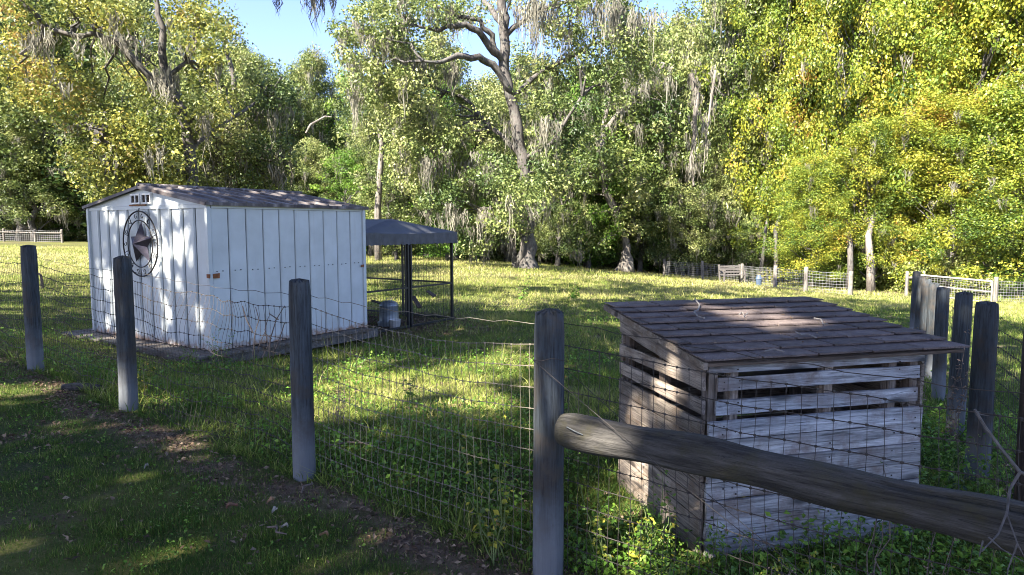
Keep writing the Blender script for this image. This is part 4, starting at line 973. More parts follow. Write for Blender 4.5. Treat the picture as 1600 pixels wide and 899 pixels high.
for lab, pts, r_ in (('thick pale vine stem hanging down among the mossy trees', [(1084, 290), (1079, 250), (1085, 215), (1086, 180), (1090, 150), (1080, 115)], .12), ('thinner pale vine stem right of the thick hanging stem', [(1099, 270), (1103, 220), (1107, 190), (1112, 150), (1118, 110)], .05)):
    P = [pix(a, b_, 31.5) for a, b_ in pts]; o0 = P[0]; vs = empty('hanging_vine', o0, 0, lab, 'vine')
    MB().tube([p - o0 for p in P], [r_ * q for q in np.linspace(.35, 1.1, len(P))], 8, True, .2).build('stem', M['bark_pale'], vs)
    A = np.array(P)[1:] - o0; A = np.repeat(A, 3, 0) + rg.normal(size=(len(A) * 3, 3)) * .15; Vv, Ff, Tt = moss_arrays(A, rg.uniform(.6, 1.5, len(A)), rg, 10, .16, .06); link('moss_tuft', np_mesh('moss_tuft', Vv, Ff, M['moss'], Tt), vs)
# bare pale limb left of centre
P = [pix(a, b_, 40) for a, b_ in ((478, 208), (485, 195), (497, 188), (508, 182), (518, 183))]
o = MB().tube([p - P[0] for p in P], [.05, .06, .055, .05, .03], 7, True, .1).build('bare_limb', M['bark_pale'], None, P[0]); tagged(o, 'pale bare crooked limb sticking out of the woods under the sky gap', 'branch')
# trunks in the right hand understorey
for i, (px, d, w, top, lab) in enumerate(((1327, 32, 9, 380, 'brown tree trunk second from the left under the vines'), (1362, 31.5, 11, 370, 'thickest pale brown tree trunk under the vines'), (1185, 36, 6, 370, 'dark trunk behind the bench'), (1212, 35, 7, 360, 'dark trunk between bench and blue sign'), (1412, 33, 9, 370, 'dark trunk left of the row of posts'))):
    b0 = pix(px, 430, d); b0[2] = g1(b0[0], b0[1]) - .1; e = empty('understorey_tree', b0, 0, lab, 'tree')
    t = pix(px + random.uniform(-8, 12), top, d) - b0; t2 = pix(px + random.uniform(-20, 20), top - 40, d + 2.2) - b0
    MB().tube([(0, 0, 0), tuple(t * .5 + np.array([.05, 0, 0])), tuple(t), tuple(t2)], [w / 1067 * d / 2 * q for q in (1.25, 1, .9, .6)], 9, True, .1).build('trunk', M['bark'] if i != 1 else M['bark_pale'], e, smooth=True)
    C = np.array([t2 + rg.normal(size=3) * np.array([.7, .5, .7]) for _ in range(8)]); Vv, Ff, Tt = clump_leaves(C, rg.uniform(.4, .8, 8), 60, .16, rg); link('crown', np_mesh('crown', Vv, Ff, M['leaf_vine'], Tt), e)
# moss hanging in from an overhead limb at the top left
for lab, pts in (('small wisp of moss hanging alone against the sky', [(434, -6, 34, 3, 2)]), ('ragged moss curtain hanging against the sky', [(488, -10, 56, 5, 4), (500, -6, 32, 4, 6), (521, -12, 30, 3, 3), (478, -4, 22, 2, 3)])):
    A = []; Ls = []; d = 9
    for mx, my, ml, cnt, sd in pts:
        for _ in range(cnt): A.append(pix(mx + rg.normal() * sd, my, d + rg.normal() * .2)); Ls.append((ml + 8) / 1067 * d)
    A = np.array(A); o0 = A[0].copy(); Vv, Ff, Tt = moss_arrays(A - o0, np.array(Ls), rg, 16, .035, .012); tagged(link('spanish_moss', np_mesh('spanish_moss', Vv, Ff, M['moss'], Tt), None, o0), lab, 'moss')

# ------------------------------------------------------------------ unseen shade trees left and behind, crowns shaped for the wanted shade
rg = np.random.default_rng(21)
def lit_prob(gx, gy):
    """how much sun the ground should get, leaves are left out to suit, in ground metres"""
    px, py = to_px(gx, gy, gz(gx, gy)); n = fbm(gx * .55 + 3, gy * .55, 31); n2 = fbm(gx * 1.6, gy * 1.6, 33)
    p = np.interp(py, [360, 408, 428, 445, 470, 500, 545], [1, 1, .95, .62, .42, .16, .0])
    p = p + (n - .5) * 1.7 * (p > 0) * np.interp(py, [430, 450, 560], [0, 1, .5])
    L = px < 160
    p = np.where(L, np.interp(py, [360, 383, 388, 400, 408, 455, 470, 560, 600], [1, 1, .1, .1, .7, .65, .3, .2, 0]) + (n2 - .5) * 1.2 * (py > 404) * np.interp(py, [560, 600], [1, 0]), p)
    Rr = px > 1440
    p = np.where(Rr, np.interp(py, [360, 440, 470, 600, 660, 700], [1, 1, .35, .3, .1, 0]) + (n - .5) * 1.2 * np.interp(py, [620, 690], [1, 0]), p)
    for cx, cy, rx, ry in ((650, 585, 215, 50), (545, 632, 110, 30), (760, 630, 70, 24), (255, 628, 55, 16), (60, 615, 70, 16), (1020, 800, 55, 50), (1485, 540, 40, 60), (600, 545, 60, 14)):
        q = ((px - cx) / rx) ** 2 + ((py - cy) / ry) ** 2; p = np.maximum(p, np.clip(1.5 - q, 0, 1) * (.55 + .9 * n2))
    for cx, cy, rr, st in ((2.18, 4.75, .27, 1), (1.30, 4.02, .17, 1), (1.1, 4.25, .12, .8), (.60, 2.98, .15, 1), (.86, 3.2, .15, 1), (-7, 5.2, .5, .4)):
        p = np.maximum(p, np.clip(1.6 - np.hypot(gx - cx, gy - cy) / rr, 0, 1) * st)
    # region whose rays pass the gable and the shed roof: dappled
    sh = np.clip(1.5 - np.hypot((gx + 3.8), (gy - 10.3)) / 2.4, 0, 1); p = np.where(sh > 0, np.maximum(p * .5, sh * (.12 + 1.7 * (fbm(gx * 2.2 - gy * 1.4, gy * .8 + gx * .6, 41) - .4))), p)
    pen = (py < 560) & (px > 560) & (px < 740) & (py > 480); p = np.where(pen, p * .25, p)
    return np.clip(p, 0, 1)
n = 12500
gx = rg.uniform(-14, 12, n); gy = rg.uniform(-5, 30, n)
keep = rg.random(n) < np.interp(gy, [-4, 0, 16, 30], [.3, 1, 1, .75]); gx, gy = gx[keep], gy[keep]
lp = lit_prob(gx, gy); keep = rg.random(len(gx)) > lp; gx, gy = gx[keep], gy[keep]
t = rg.uniform(13, 19, len(gx)) + np.clip(gy - 12, 0, 20) * .25
C = np.stack([gx, gy, gx * 0], 1) + t[:, None] * SD
inview = (C[:, 1] > .3) & (np.abs(C[:, 0]) < C[:, 1] * .86) & ((C[:, 2] - CAMZ) < C[:, 1] * .42)
C = C[~inview]; ncl = len(C); per = 17
idx = np.repeat(np.arange(ncl), per); D = unit(rg.normal(size=(len(idx), 3))); P = C[idx] + D * (rg.uniform(.15, .62, ncl)[idx] * rg.random(len(idx)) ** .4)[:, None]
tg = P[:, 2] / SD[2]; hx, hy = P[:, 0] - tg * SD[0], P[:, 1] - tg * SD[1]
keep = (rg.random(len(P)) > lit_prob(hx, hy) * 1.0); P = P[keep]
iv = (P[:, 1] > .3) & (np.abs(P[:, 0]) < P[:, 1] * .80) & ((P[:, 2] - CAMZ) < P[:, 1] * .37); P = P[~iv]
TR = np.array([(-15, -5), (-9, -10), (-17, 5), (-17, 13.5)]); own = np.argmin(np.hypot(P[:, None, 0] - TR[None, :, 0], P[:, None, 1] - TR[None, :, 1]), 1)
for k, (tx, ty) in enumerate(TR):
    z0 = g1(tx, ty) - .1; Q = P[own == k]
    if not len(Q): continue
    e = empty('shade_tree', (tx, ty, z0), 0, 'tall leafy tree left of the view that shades the lawn', 'tree', 'trees shading the lawn')
    Q = Q - np.array([tx, ty, z0]); q = len(Q); s_ = .30 * rg.uniform(.7, 1.3, q); tt = np.stack([rg.random(q), rg.random(q), rg.random(q)], 1)
    Vv, Ff, Tt = leaf_arrays(Q, unit(rg.normal(size=(q, 3)) + np.array([0, 0, .5])), s_, s_ * .7, tt, rg); link('crown', np_mesh('crown', Vv, Ff, M['leaf_olive'], Tt), e)
    mb = MB(); mb.tube(wander((0, 0, 0), (.3, .2, 9), 8, .15, rg), [.4 - .02 * i for i in range(9)], 10, True, .08)
    for j in rg.choice(q, min(q, 60), replace=False):
        wq = Q[j] + np.array([tx, ty, z0])
        if wq[1] > 0 and abs(wq[0]) < wq[1] * 1.6: continue
        mb.tube(wander((.1, .1, rg.uniform(4, 8)), Q[j], 5, .2, rg, .3), [.09, .08, .06, .045, .03, .012], 5)
    mb.build('trunk', M['bark'], e)


# ------------------------------------------------------------------ grass
rg = np.random.default_rng(99)
def blades(x, y, h, w, tint, seg2, leanf=.5):
    n = len(x); z = gz(x, y) - .01; a = rg.uniform(0, 2 * np.pi, n); s = np.stack([np.cos(a), np.sin(a), 0 * a], 1) * (w / 2)[:, None]
    b = rg.uniform(0, 2 * np.pi, n); l = rg.random(n) ** (1.2 if leanf < 1.2 else .6) * leanf; L = np.stack([np.cos(b) * l, np.sin(b) * l, np.sqrt(np.maximum(1 - l * l * .6, .12))], 1) * h[:, None]
    P = np.stack([x, y, z], 1)
    if seg2:
        mid = P + L * np.array([.35, .35, .6]); tip = P + L
        V = np.stack([P - s, P + s, mid - s * .8, mid + s * .8, tip], 1).reshape(-1, 3); i = np.arange(n)[:, None] * 5
        F = np.concatenate([i + np.array([[0, 1, 3]]), i + np.array([[0, 3, 2]]), i + np.array([[2, 3, 4]])]); k = 5
    else:
        V = np.stack([P - s, P + s, P + L], 1).reshape(-1, 3); i = np.arange(n)[:, None] * 3; F = i + np.array([[0, 1, 2]]); k = 3
    return V, F, np.repeat(tint, k, 0)
def in_shed(x, y):
    c, s = math.cos(-shed.rotation_euler.z), math.sin(-shed.rotation_euler.z); u = (x + 3.67) * c - (y - 8.3) * s; v = (x + 3.67) * s + (y - 8.3) * c
    return (u > -SW - .3) & (u < .1) & (v > -.3) & (v < SL + .1)
def in_hen(x, y):
    c, s = math.cos(-hr), math.sin(-hr); u = (x - .9) * c - (y - 3.1) * s; v = (x - .9) * s + (y - 3.1) * c
    return (u > -.02) & (u < HW + .02) & (v > -.02) & (v < HD + .02)
lawn_parts, field_parts = [], []
for (y0, y1, n, hs_, ws_, seg2) in ((.9, 4.5, 135000, 1, 1, True), (4.5, 8, 110000, 1.05, 1.25, True), (8, 14, 130000, 1.15, 1.9, False), (14, 25, 130000, 1.4, 3.4, False), (25, 46, 110000, 1.7, 6.5, False)):
    y = rg.uniform(y0, y1, n * 2); x = rg.uniform(-1, 1, n * 2) * (.84 * y1 + .6); k = np.abs(x) < .84 * y + .6; x, y = x[k][:n], y[k][:n]
    k = ~in_shed(x, y) & ~in_hen(x, y); x, y = x[k], y[k]
    dm = dirt_mask(x, y); k = rg.random(len(x)) > dm * (.93 if y0 < 8 else .8); x, y, dm = x[k], y[k], dm[k]
    sd = fence_side(x, y); lawn = sd < -.05
    a, b_, c_ = fbm(x * .8, y * .8, 51), fbm(x * 2.6, y * 2.6, 52), fbm(x * .3, y * .5, 53)
    for sel, out in ((lawn, lawn_parts), (~lawn, field_parts)):
        q = sel.sum()
        if q == 0: continue
        A, B_, C_ = a[sel], b_[sel], c_[sel]; xx, yy = x[sel], y[sel]
        if out is lawn_parts and y0 < 8:
            k3 = 3; xx = np.repeat(xx, k3) + rg.normal(size=q * k3) * .03; yy = np.repeat(yy, k3) + rg.normal(size=q * k3) * .03; A, B_, C_ = np.repeat(A, k3), np.repeat(B_, k3), np.repeat(C_, k3); q *= k3
        if out is lawn_parts:
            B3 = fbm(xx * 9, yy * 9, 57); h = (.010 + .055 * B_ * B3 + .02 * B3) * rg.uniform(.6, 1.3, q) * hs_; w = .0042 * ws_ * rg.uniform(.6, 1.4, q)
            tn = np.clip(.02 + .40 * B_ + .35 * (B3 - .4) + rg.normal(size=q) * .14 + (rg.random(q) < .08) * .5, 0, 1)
        else:
            h = (.022 + .11 * A ** 1.8 + .045 * B_) * (1 - .62 * np.clip(1 - np.hypot(x[sel] + 4.6, y[sel] - 8.4) / 1.5, 0, 1)) * rg.uniform(.5, 1.3, q) * hs_; w = .0058 * ws_ * rg.uniform(.6, 1.4, q)
            tall = rg.random(q) < .02; h = np.where(tall, h * 1.9 + .05, h)
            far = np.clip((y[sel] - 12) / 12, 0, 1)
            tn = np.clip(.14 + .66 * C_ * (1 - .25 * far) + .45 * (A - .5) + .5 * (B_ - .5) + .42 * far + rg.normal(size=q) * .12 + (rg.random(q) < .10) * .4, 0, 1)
        if out is field_parts: tn = np.clip(tn + .30 * np.exp(-(((x[sel] + .95) / 1.3) ** 2 + ((y[sel] - 6.9) / 1.0) ** 2)) * (B_ + .4), 0, 1)  # dry straw patch, also yellowing the sunlit spot through the grass colour
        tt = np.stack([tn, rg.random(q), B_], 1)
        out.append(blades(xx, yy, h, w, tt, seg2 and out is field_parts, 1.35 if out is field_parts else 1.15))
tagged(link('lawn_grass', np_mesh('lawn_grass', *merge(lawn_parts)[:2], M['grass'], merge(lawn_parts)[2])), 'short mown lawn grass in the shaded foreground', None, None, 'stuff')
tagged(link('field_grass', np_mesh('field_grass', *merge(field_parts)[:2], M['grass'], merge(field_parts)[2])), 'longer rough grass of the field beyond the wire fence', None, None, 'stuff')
# low broad-leaved ground cover along the fence, the platform and round the shelter
def scatter(n, fn):
    out = []
    while sum(map(len, out)) < n:
        x = rg.uniform(-8, 6, n * 4); y = rg.uniform(.8, 14, n * 4); k = (np.abs(x) < .8 * y + .4) & (rg.random(n * 4) < fn(x, y)) & ~in_shed(x, y) & ~in_hen(x, y); out.append(np.stack([x[k], y[k]], 1))
    return np.concatenate(out)[:n]
def gc(x, y):
    s = fence_side(x, y); f = fbm(x * 1.2, y * 1.2, 61)
    p = np.clip((f - .52) * 5, 0, 1) * (s > 0) * np.clip(1.3 - y / 13, 0, 1) * .5
    p = np.maximum(p, (s > .05) * np.clip(1.2 - s / .7, 0, 1) * (x > .2) * .9); p = np.maximum(p, np.clip(1.2 - np.abs(s - .45) / .35, 0, 1) * (f > .45) * .6)
    p = np.maximum(p, (x > 1.2) * (y < 6) * (s > 0) * .8 * (f > .38)); p = np.maximum(p, (s < -.15) * np.clip((fbm(x * 3, y * 3, 64) - .42) * 3, 0, 1) * .22)
    p = np.maximum(p, np.clip(1.2 - np.hypot(x + 3.3, y - 7.6) / .6, 0, 1) * .5)
    return p * (1 / np.maximum(y, 1.5)) * 2
G = scatter(38000, gc); q = len(G); hh = rg.random(q) ** 1.3 * np.where((G[:, 0] > .2) & (G[:, 1] < 6), np.where(fence_side(G[:, 0], G[:, 1]) < .8, .12, .2), np.where(fence_side(G[:, 0], G[:, 1]) < 0, .035, .12)); z = gz(G[:, 0], G[:, 1])
P = np.column_stack([G, z + .01 + hh]); s_ = .026 * rg.uniform(.5, 1.4, q) * (1 + G[:, 1] * .05) * np.where(fence_side(G[:, 0], G[:, 1]) < 0, .6, 1)
tt = np.stack([np.clip(rg.random(q) * .55 + .35 * fbm(G[:, 0] * 1.5, G[:, 1] * 1.5, 71), 0, 1), rg.random(q), rg.random(q)], 1)
Vv, Ff, Tt = leaf_arrays(P, unit(rg.normal(size=(q, 3)) * .7 + np.array([0, 0, 1.1])), s_, s_ * .6, tt, rg)
tagged(link('weed_cover', np_mesh('weed_cover', Vv, Ff, M['leaf_bright'], Tt)), 'low leafy weeds among the grass behind the wire fence', None, None, 'stuff')
# leaf and bark litter on the bare strip
def lf(x, y): return dirt_mask(x, y) * .9 + .08 * (fence_side(x, y) < 0) * np.clip((fbm(x * 1.9, y * 1.9, 81) - .42) * 6, .1, 1)
G = scatter(42000, lf); q = len(G); P = np.column_stack([G, gz(G[:, 0], G[:, 1]) + .006 + .012 * rg.random(q)]); s_ = .018 * rg.uniform(.4, 2.0, q) * (1 + G[:, 1] * .05)
tt = np.stack([rg.random(q) ** 1.3, rg.random(q), rg.random(q)], 1); Vv, Ff, Tt = leaf_arrays(P, unit(rg.normal(size=(q, 3)) * .45 + np.array([0, 0, 1])), s_, s_ * rg.uniform(.15, .7, q), tt, rg)
tagged(link('leaf_litter', np_mesh('leaf_litter', Vv, Ff, M['litter'], Tt)), 'brown leaf and bark litter on the bare strip under the fence', None, None, 'stuff')

def on_ground(px, py, d0=1.5, d1=60):
    lo, hi = d0, d1
    for _ in range(40):
        m_ = (lo + hi) / 2; p = pix(px, py, m_)
        if p[2] > g1(p[0], p[1]): lo = m_
        else: hi = m_
    return np.array([p[0], p[1], g1(p[0], p[1])])
# single fallen leaves
def leaf_mesh(L, mat):
    n = 7; mb = MB()
    for i in range(n):
        t = i / (n - 1); w = L * .34 * math.sin(math.pi * (t * .9 + .05)) * (1 + .25 * (i % 2)); z = .010 * math.sin(t * 5)
        mb.v += [(t * L, -w, z + .012), (t * L, 0, z), (t * L, w, z + .014)]
    for i in range(n - 1):
        a = i * 3; mb.f += [(a, a + 3, a + 4, a + 1), (a + 1, a + 4, a + 5, a + 2)]
    return mb.mesh('fallen_leaf', mat)
M['leaf_brown'] = plain('dry_leaf_brown', (.22, .11, .07), .8); M['leaf_tan'] = plain('dry_leaf_tan', (.25, .15, .08), .8); M['leaf_white'] = plain('dry_leaf_pale', (.28, .26, .22), .8)
for px, py, L, mt, lab in ((354, 802, .085, 'leaf_brown', 'large curled reddish brown leaf on the dark lawn'), (512, 846, .06, 'leaf_tan', 'tan orange fallen leaf low in the middle of the lawn'), (428, 789, .055, 'leaf_tan', 'tan leaf on the lawn below the third post'), (432, 804, .05, 'leaf_white', 'pale leaf just below the tan one on the lawn'), (450, 832, .05, 'leaf_white', 'slim whitish leaf standing on the lawn'), (232, 735, .04, 'leaf_white', 'tiny pale leaf alone on the lawn at left'), (579, 851, .045, 'leaf_tan', 'small tan leaf by the bare strip')):
    p = on_ground(px, py); o = link('fallen_leaf', leaf_mesh(L * .7, M[mt]), None, p + np.array([0, 0, .022]), (random.uniform(-.4, .4), random.uniform(-.4, .4), random.uniform(0, 6))); tagged(o, lab, 'leaf')
# short log on the bare earth
p = on_ground(128, 611); o = link('short_log', MB().tube([(-.16, 0, 0), (-.05, .01, .004), (.06, 0, 0), (.16, -.01, -.004)], [.03, .035, .034, .028], 10, True, .1).mesh('short_log', M['bark']), None, p + np.array([0, 0, .03]), (0, 0, .1)); tagged(o, 'short rough log lying on the bare earth between two posts', 'log')
# stick pieces on the ground near the third post
for px, py, L, a, lab in ((555, 706, .42, .2, 'thin dry stick lying in the grass right of the third post'), (482, 775, .16, 1.4, 'crooked grey stick at the foot of the third post'), (430, 846, .14, -.7, 'short dry stick low on the lawn')):
    p = on_ground(px, py); o = link('dry_stick', MB().tube([(-L / 2, 0, 0), (-L * .1, .02, .012), (L * .2, -.01, .008), (L / 2, .02, 0)], [.004, .006, .005, .003], 6, True, .1).mesh('dry_stick', M['twig_brown']), None, p + np.array([0, 0, .05]), (0, 0, a)); tagged(o, lab, 'stick')
# weathered stake leaning by the leftmost post
p = on_ground(66, 452); st = empty('old_stake', p, 0, 'short weathered stake leaning beside the leftmost post', 'stake')
MB().tube([(0, 0, -.1), (.0, 0, .2), (-.02, 0, .36)], [.035, .032, .03], 8, True, .12).build('stake', M['twig_brown'], st); MB().tube([(-.01, 0, .36), (-.12, 0, .42), (-.2, .0, .46)], [.02, .022, .02], 6, True, .1).build('cross_piece', M['twig_brown'], st)

# ------------------------------------------------------------------ weeds and small plants
def weed(px, py, d, h, mat, label, kind=0, seed=0, nst=3, leaf=.05, group=None, base=None):
    rg_ = np.random.default_rng(200 + seed)
    p = pix(px, py, d) if base is None else np.array(base); p[2] = g1(p[0], p[1]); e = empty('weed_plant', p, 0, label, 'plant', group); mb = MB(); A, Nn, S_ = [], [], []
    for s in range(nst):
        tip = np.array([rg_.normal() * .22 * h, rg_.normal() * .15 * h, h * rg_.uniform(.65, 1.05)]); P = wander((rg_.normal() * .02, rg_.normal() * .02, 0), tip, 8, .02 * h, rg_); mb.tube(P, list(np.linspace(.0035, .0012, 9)), 4, False)
        for i in range(2, 9):
            for q in range({0: 3, 1: 6, 2: 2}[kind]):
                a = rg_.uniform(0, 6.28); r_ = leaf * (.6 if kind == 0 else .25) ; A.append(np.array(P[i]) + np.array([math.cos(a) * r_, math.sin(a) * r_, rg_.uniform(-.01, .02)])); Nn.append(np.array([math.cos(a) * .5, math.sin(a) * .5, 1.0])); S_.append(leaf * rg_.uniform(.5, 1.2) * (1.1 - i / 14))
    mb.build('stem', M['twig_brown'] if kind else M['leaf_stem'], e)
    q = len(A); tt = np.stack([np.clip(rg_.random(q), 0, 1), rg_.random(q), rg_.random(q)], 1)
    S_ = np.array(S_) * (1 if kind == 0 else .5); Vv, Ff, Tt = leaf_arrays(np.array(A), unit(np.array(Nn) + rg_.normal(size=(q, 3)) * .4), S_, S_ * (.62 if kind == 0 else .4), tt, rg_)
    link('leaves', np_mesh('leaves', Vv, Ff, M[mat], Tt), e)
M['leaf_stem'] = plain('green_stem', (.12, .16, .05), .7)
weed(212, 590, 5.75, .42, 'leaf_vine', 'weed with yellow tip leaves right of the second post', 0, 1, 5, .07)
weed(345, 548, 8.0, .42, 'leaf_bright', 'leafy weed growing up at the corner of the shed', 0, 2, 5, .05)
weed(300, 560, 7.6, .3, 'leaf_bright', 'low weed in front of the timber platform', 0, 3, 4, .05)
weed(815, 460, 16, .75, 'leaf_bright', 'tall thin weed in the sunlit field before the great oak', 0, 4, 4, .10)
weed(897, 458, 17, .5, 'leaf_bright', 'bushy young weed in the sunlit field right of the tall one', 0, 5, 6, .12)
weed(1003, 480, 11, .32, 'leaf_dark', 'dark leafy sprout above the back edge of the shingled roof', 0, 6, 5, .11)
weed(1028, 480, 10.6, .34, 'leaf_dark', 'taller dark leafy sprout beside the roof back edge', 0, 7, 5, .11)
weed(1480, 600, 4.9, .95, 'litter', 'brown seeding weed stalk between shelter and the row of posts', 1, 8, 5, .09)
weed(1448, 560, 6.2, .8, 'litter', 'dry seed stalk behind the shelter roof corner', 1, 9, 3, .08)
weed(780, 860, 3.05, .85, 'leaf_vine', 'climbing weed with round yellow leaves on the mesh left of the nearest post', 0, 10, 3, .045)
weed(770, 870, 3.0, .5, 'leaf_vine', 'low yellow leafed shoot at the foot of the mesh left of the nearest post', 0, 11, 4, .045)
weed(1372, 860, 2.35, .78, 'leaf_dark', 'dark weed with a beaded spike in front of the shelter planks', 1, 12, 3, .05)
weed(1425, 860, 2.3, .5, 'litter', 'dark dried flower head weed right of the beaded spike', 1, 13, 3, .05)
weed(1170, 899, 2.35, .42, 'litter', 'dark thin seeded weed against the lower shelter planks', 1, 14, 4, .05)
weed(1220, 899, 2.3, .36, 'litter', 'sprawling dark seeded weed right of the lower planks', 1, 15, 4, .05)
weed(530, 590, 5.2, .4, 'litter', 'pale dried weed tuft in the shaded grass beyond the third post', 1, 16, 4, .06)
weed(850, 575, 4.0, .4, 'leaf_vine', 'thin weed in the sun patch left of the nearest post', 0, 17, 3, .04)
weed(640, 560, 6.0, .35, 'leaf_bright', 'grassy weed in the field before the kennel', 0, 18, 4, .05)
weed(860, 560, 6.5, .45, 'leaf_vine', 'feathery weed behind the top of the nearest post', 0, 19, 5, .05)
rr_ = np.random.default_rng(12)
for i in range(34):
    t = rr_.uniform(0.05, 1.1); x, y = line_pt(POSTS[4], POSTS[5], t); x += rr_.uniform(.05, .30); y += rr_.uniform(.1, .45)
    if in_hen(np.array([x]), np.array([y]))[0]: continue
    weed(0, 0, 0, rr_.uniform(.15, .42), ('leaf_vine', 'leaf_bright', 'leaf_bright', 'leaf_vine')[i % 4] if t < .55 else ('leaf_bright', 'leaf_dark', 'leaf_bright', 'leaf_vine')[i % 4], 'leafy weed in the tangle along the wire fence below the log rail', 0, 30 + i, 4, .042, 'weeds below the log rail', (x, y, 0))
for i in range(16):
    x = rr_.uniform(2.3, 3.4); y = rr_.uniform(2.6, 5.2)
    weed(0, 0, 0, rr_.uniform(.2, .5), ('leaf_bright', 'leaf_dark', 'litter')[i % 3], 'weed in the tangle between the shelter and the row of posts', 0 if i % 3 != 2 else 1, 80 + i, 4, .05, 'weeds right of the shelter', (x, y, 0))
# dead vine on the fence in front of the shed
e = empty('dead_vine', (-1.5, 4.25, g1(-1.5, 4.25)), 0, 'dead twiggy vine caught in the mesh left of the third post', 'vine'); eo = np.array(e.location); mb = MB()
for pts in (((395, 555), (398, 520), (405, 500), (400, 480)), ((420, 560), (424, 530), (433, 500), (445, 478)), ((424, 530), (412, 520), (402, 545)), ((433, 500), (420, 490)), ((410, 560), (418, 540), (412, 515), (420, 495)), ((395, 520), (385, 500), (380, 478)), ((430, 545), (440, 520), (446, 505))):
    mb = MB(); mb.tube([pix(a + random.uniform(-2, 2), b_, 4.15) - eo for a, b_ in pts], [.004, .0035, .003, .0022][:len(pts)], 5, True, .3); mb.build('vine_stem', M['twig_brown'], e)

# ------------------------------------------------------------------ background fences, bench, gate
def far_fence(posts, label, rails=(), mesh=True, pr=.07, mat='far_post', rsp=.12, wr=.006):
    """posts: (px, top, d, radius factor)"""
    b0 = pix(posts[0][0], 400, posts[0][2]); b0[2] = g1(b0[0], b0[1]); e = empty('wire_fence', b0, 0, label, 'fence'); pts = []
    for k, (px, top, d) in enumerate(posts):
        p = pix(px, top, d); z0 = g1(p[0], p[1]); h = p[2] - z0; pts.append((p[0], p[1], z0, h)); link('fence_post', make_post_mesh(h, pr, 300 + k, M[mat]), e, np.array([p[0], p[1], z0]) - b0)
    for a, b_ in zip(pts[:-1], pts[1:]):
        if mesh:
            hm = min(a[3], b_[3]) - .05
            bay(e, b0, a[:2], b_[:2], .0, M['far_wire'], a[2], b_[2], rows_h=np.arange(.06, hm, rsp), sx=rsp * 1.1, r=wr, wob=0)
        for hr_ in rails:
            MB().tube([(a[0] - b0[0], a[1] - b0[1] - .08, a[2] + a[3] * hr_ - b0[2]), (b_[0] - b0[0], b_[1] - b0[1] - .08, b_[2] + b_[3] * hr_ - b0[2])], .05, 8, True, .1).build('rail', M[mat], e)
    return e
far_fence([(-60, 356, 57), (5, 357, 57), (54, 358, 56.5), (96, 358.5, 56)], 'post and rail fence with mesh at the far left of the field', rails=(.72,), rsp=.18, wr=.008, pr=.09)
far_fence([(1038, 405, 42), (1098, 408, 38), (1160, 412, 34.5), (1212, 415, 31), (1260, 417, 28.5), (1330, 424, 27.5)], 'pale mesh fence on light posts across the far right of the field', rsp=.12, wr=.0055, pr=.085)
far_fence([(1418, 424, 29.0), (1436, 424, 29.0)], 'short piece of fence left of the silver gate', mesh=False, rails=(.75,), pr=.07)
far_fence([(1557, 433, 26.5), (1680, 437, 27)], 'white mesh fence right of the silver gate', rsp=.11, wr=.006, pr=.08)
far_fence([(728, 393, 44), (762, 393, 44), (800, 393, 44.5), (862, 392, 45), (897, 391, 45.5), (934, 392, 46), (965, 394, 46)], 'low wire fence on small posts behind the great oak', rsp=.25, wr=.006, pr=.045)
# gate
A = pix(1439, 430, 29); B = pix(1551, 440, 26.7); gA = np.array([A[0], A[1], g1(A[0], A[1])]); gt = empty('silver_gate', gA, 0, 'silver tube gate filled with mesh behind the row of dark posts', 'gate')
top = A[2] - gA[2]; dv = B - A
def gp(t, h): return (dv[0] * t, dv[1] * t, dv[2] * t + top * h)
M['gate_metal'] = plain('gate_metal', (.34, .32, .32), .4, .2)
for nm, a, b_, r_ in (('top_tube', gp(0, 1), gp(1, 1), .035), ('bottom_tube', gp(0, .1), gp(1, .1), .03), ('side_tube', gp(0, 1), gp(0, .1), .03), ('side_tube', gp(1, 1), gp(1, .1), .03), ('middle_tube', gp(0, .55), gp(1, .55), .022)): MB().tube([a, b_], r_, 8).build(nm, M['gate_metal'], gt)
mb = MB()
for k in range(1, 24): mb.tube([gp(k / 24, 1), gp(k / 24, .1)], .005, 3, False)
for k in range(1, 9): mb.tube([gp(0, .1 + k * .1), gp(1, .1 + k * .1)], .005, 3, False)
tagged(mb.build('gate_mesh', M['far_wire'], gt), kind='stuff')
# bench
p = pix(1144, 440, 33.5); p[2] = g1(p[0], p[1]); bn = empty('garden_bench', p, R(12), 'weathered pale garden bench before the far mesh fence', 'bench'); BWd = 1.1
for k in range(4): MB().box((0, -.2 + k * .12, .42), (BWd, .10, .03)).build('seat_slat', M['bench'], bn)
for k in range(3): MB().box((0, .24 + k * .03, .55 + k * .13), (BWd, .03, .09)).build('back_slat', M['bench'], bn)
for s in (-1, 1):
    MB().box((s * BWd / 2, -.22, .32), (.06, .06, .64)).build('leg', M['bench'], bn); MB().box((s * BWd / 2, .26, .46), (.06, .06, .92), Matrix.Rotation(R(-8), 3, 'X')).build('leg', M['bench'], bn)
    MB().box((s * BWd / 2, 0, .65), (.08, .56, .035)).build('armrest', M['bench'], bn)
p = pix(1186, 436, 32.5); p[2] = g1(p[0], p[1]); o = lathe([(.12, 0), (.15, .32), (.17, .33), (.15, .36), (.1, .5), (.0, .52)]).build('blue_bin', plain('blue_plastic', (.06, .09, .14), .5), None, p); tagged(o, 'small blue grey bin standing near the bench by the mesh fence', 'bin')

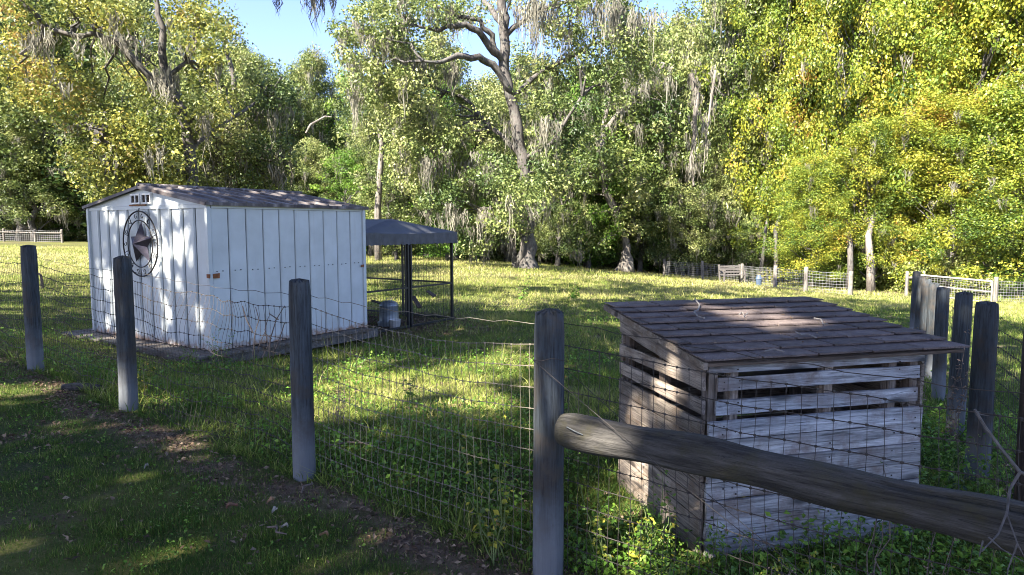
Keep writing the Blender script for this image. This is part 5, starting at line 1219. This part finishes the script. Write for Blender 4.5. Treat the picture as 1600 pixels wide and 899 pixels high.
# ------------------------------------------------------------------ labels that tell look-alikes apart
MARKS = [(-900, 'at the far left edge'), (0, 'over the far left rail fence'), (120, 'behind the shed gable'), (330, 'behind the shed roof'), (470, 'under the gap of open sky'), (570, 'behind the kennel'), (660, 'left of the great oak trunk'), (780, 'behind the great oak trunk'), (870, 'right of the great oak trunk'),
         (940, 'around the leaning trunk'), (1020, 'over the left end of the mesh fence'), (1110, 'behind the garden bench'), (1180, 'over the right end of the mesh fence'), (1290, 'over the bare brown trunks'), (1410, 'over the silver gate'), (1570, 'at the far right edge')]
ORD = ['nearest', 'second nearest', 'third nearest', 'fourth nearest', 'fifth nearest', 'sixth nearest', 'seventh nearest']
ORL = ['first', 'second', 'third', 'fourth', 'fifth', 'sixth', 'seventh', 'eighth', 'ninth', 'tenth', 'eleventh', 'twelfth', 'thirteenth', 'fourteenth', 'fifteenth', 'sixteenth', 'seventeenth', 'eighteenth', 'nineteenth', 'twentieth']
def mark(px): return [t for a, t in MARKS if px >= a][-1]
def relabel(group, noun, kind):
    bins = {}
    for o in [o for o in COL.objects if o.parent is None and o.get('group') == group]:
        if group.startswith('weeds'): bins.setdefault('', []).append((o.location.x, o)); continue
        px = 800 + 1067 * o.location.x / o.location.y; bins.setdefault(mark(px), []).append((o.location.y if kind == 'depth' else px, o))
    for t, L in bins.items():
        L.sort(key=lambda q: q[0])
        for i, (_, o) in enumerate(L):
            if not t: w = f'{i + 1}th'; o['label'] = f'{ORL[i % 20]} {noun} from the left' if i < 20 else f'{ORL[(len(L) - 1 - i) % 20]} {noun} from the right'
            elif len(L) == 1: o['label'] = f'{noun} {t}'
            elif kind == 'depth': o['label'] = f'{ORD[min(i, 6)]} of the {len(L)} {noun}s {t}'
            else: o['label'] = f'{ORL[i]} {noun} from the left {t}'
keep_ = {o.name: o['label'] for o in COL.objects if o.parent is None and o.get('group') and o.get('label') in {q[-1] for q in rows if q[-1]}}
for g_, n_, k_ in (('trees of nothing', '', ''), ('mossy trees behind the field', 'mossy tree', 'depth'), ('vine covered trees on the right', 'vine draped tree', 'depth'), ('young trees along the wood edge', 'slender bright tree', 'depth'), ('shaded trees deep in the woods', 'shaded tree', 'left'),
                   ('shrubs along the wood edge', 'leafy shrub', 'left'), ('weeds below the log rail', 'leafy weed below the log rail', 'left'), ('weeds right of the shelter', 'weed between the shelter and the dark post row', 'left')): relabel(g_, n_, k_)
for n_, l_ in keep_.items(): bpy.data.objects[n_]['label'] = l_
for o, l_ in zip([o for o in COL.objects if o.parent is None and o.name.startswith('shade_tree')], ('shade tree behind the viewpoint nearest the fence corner', 'shade tree furthest behind the viewpoint', 'shade tree left of the far left post', 'shade tree far left beyond the white shed')): o['label'] = l_
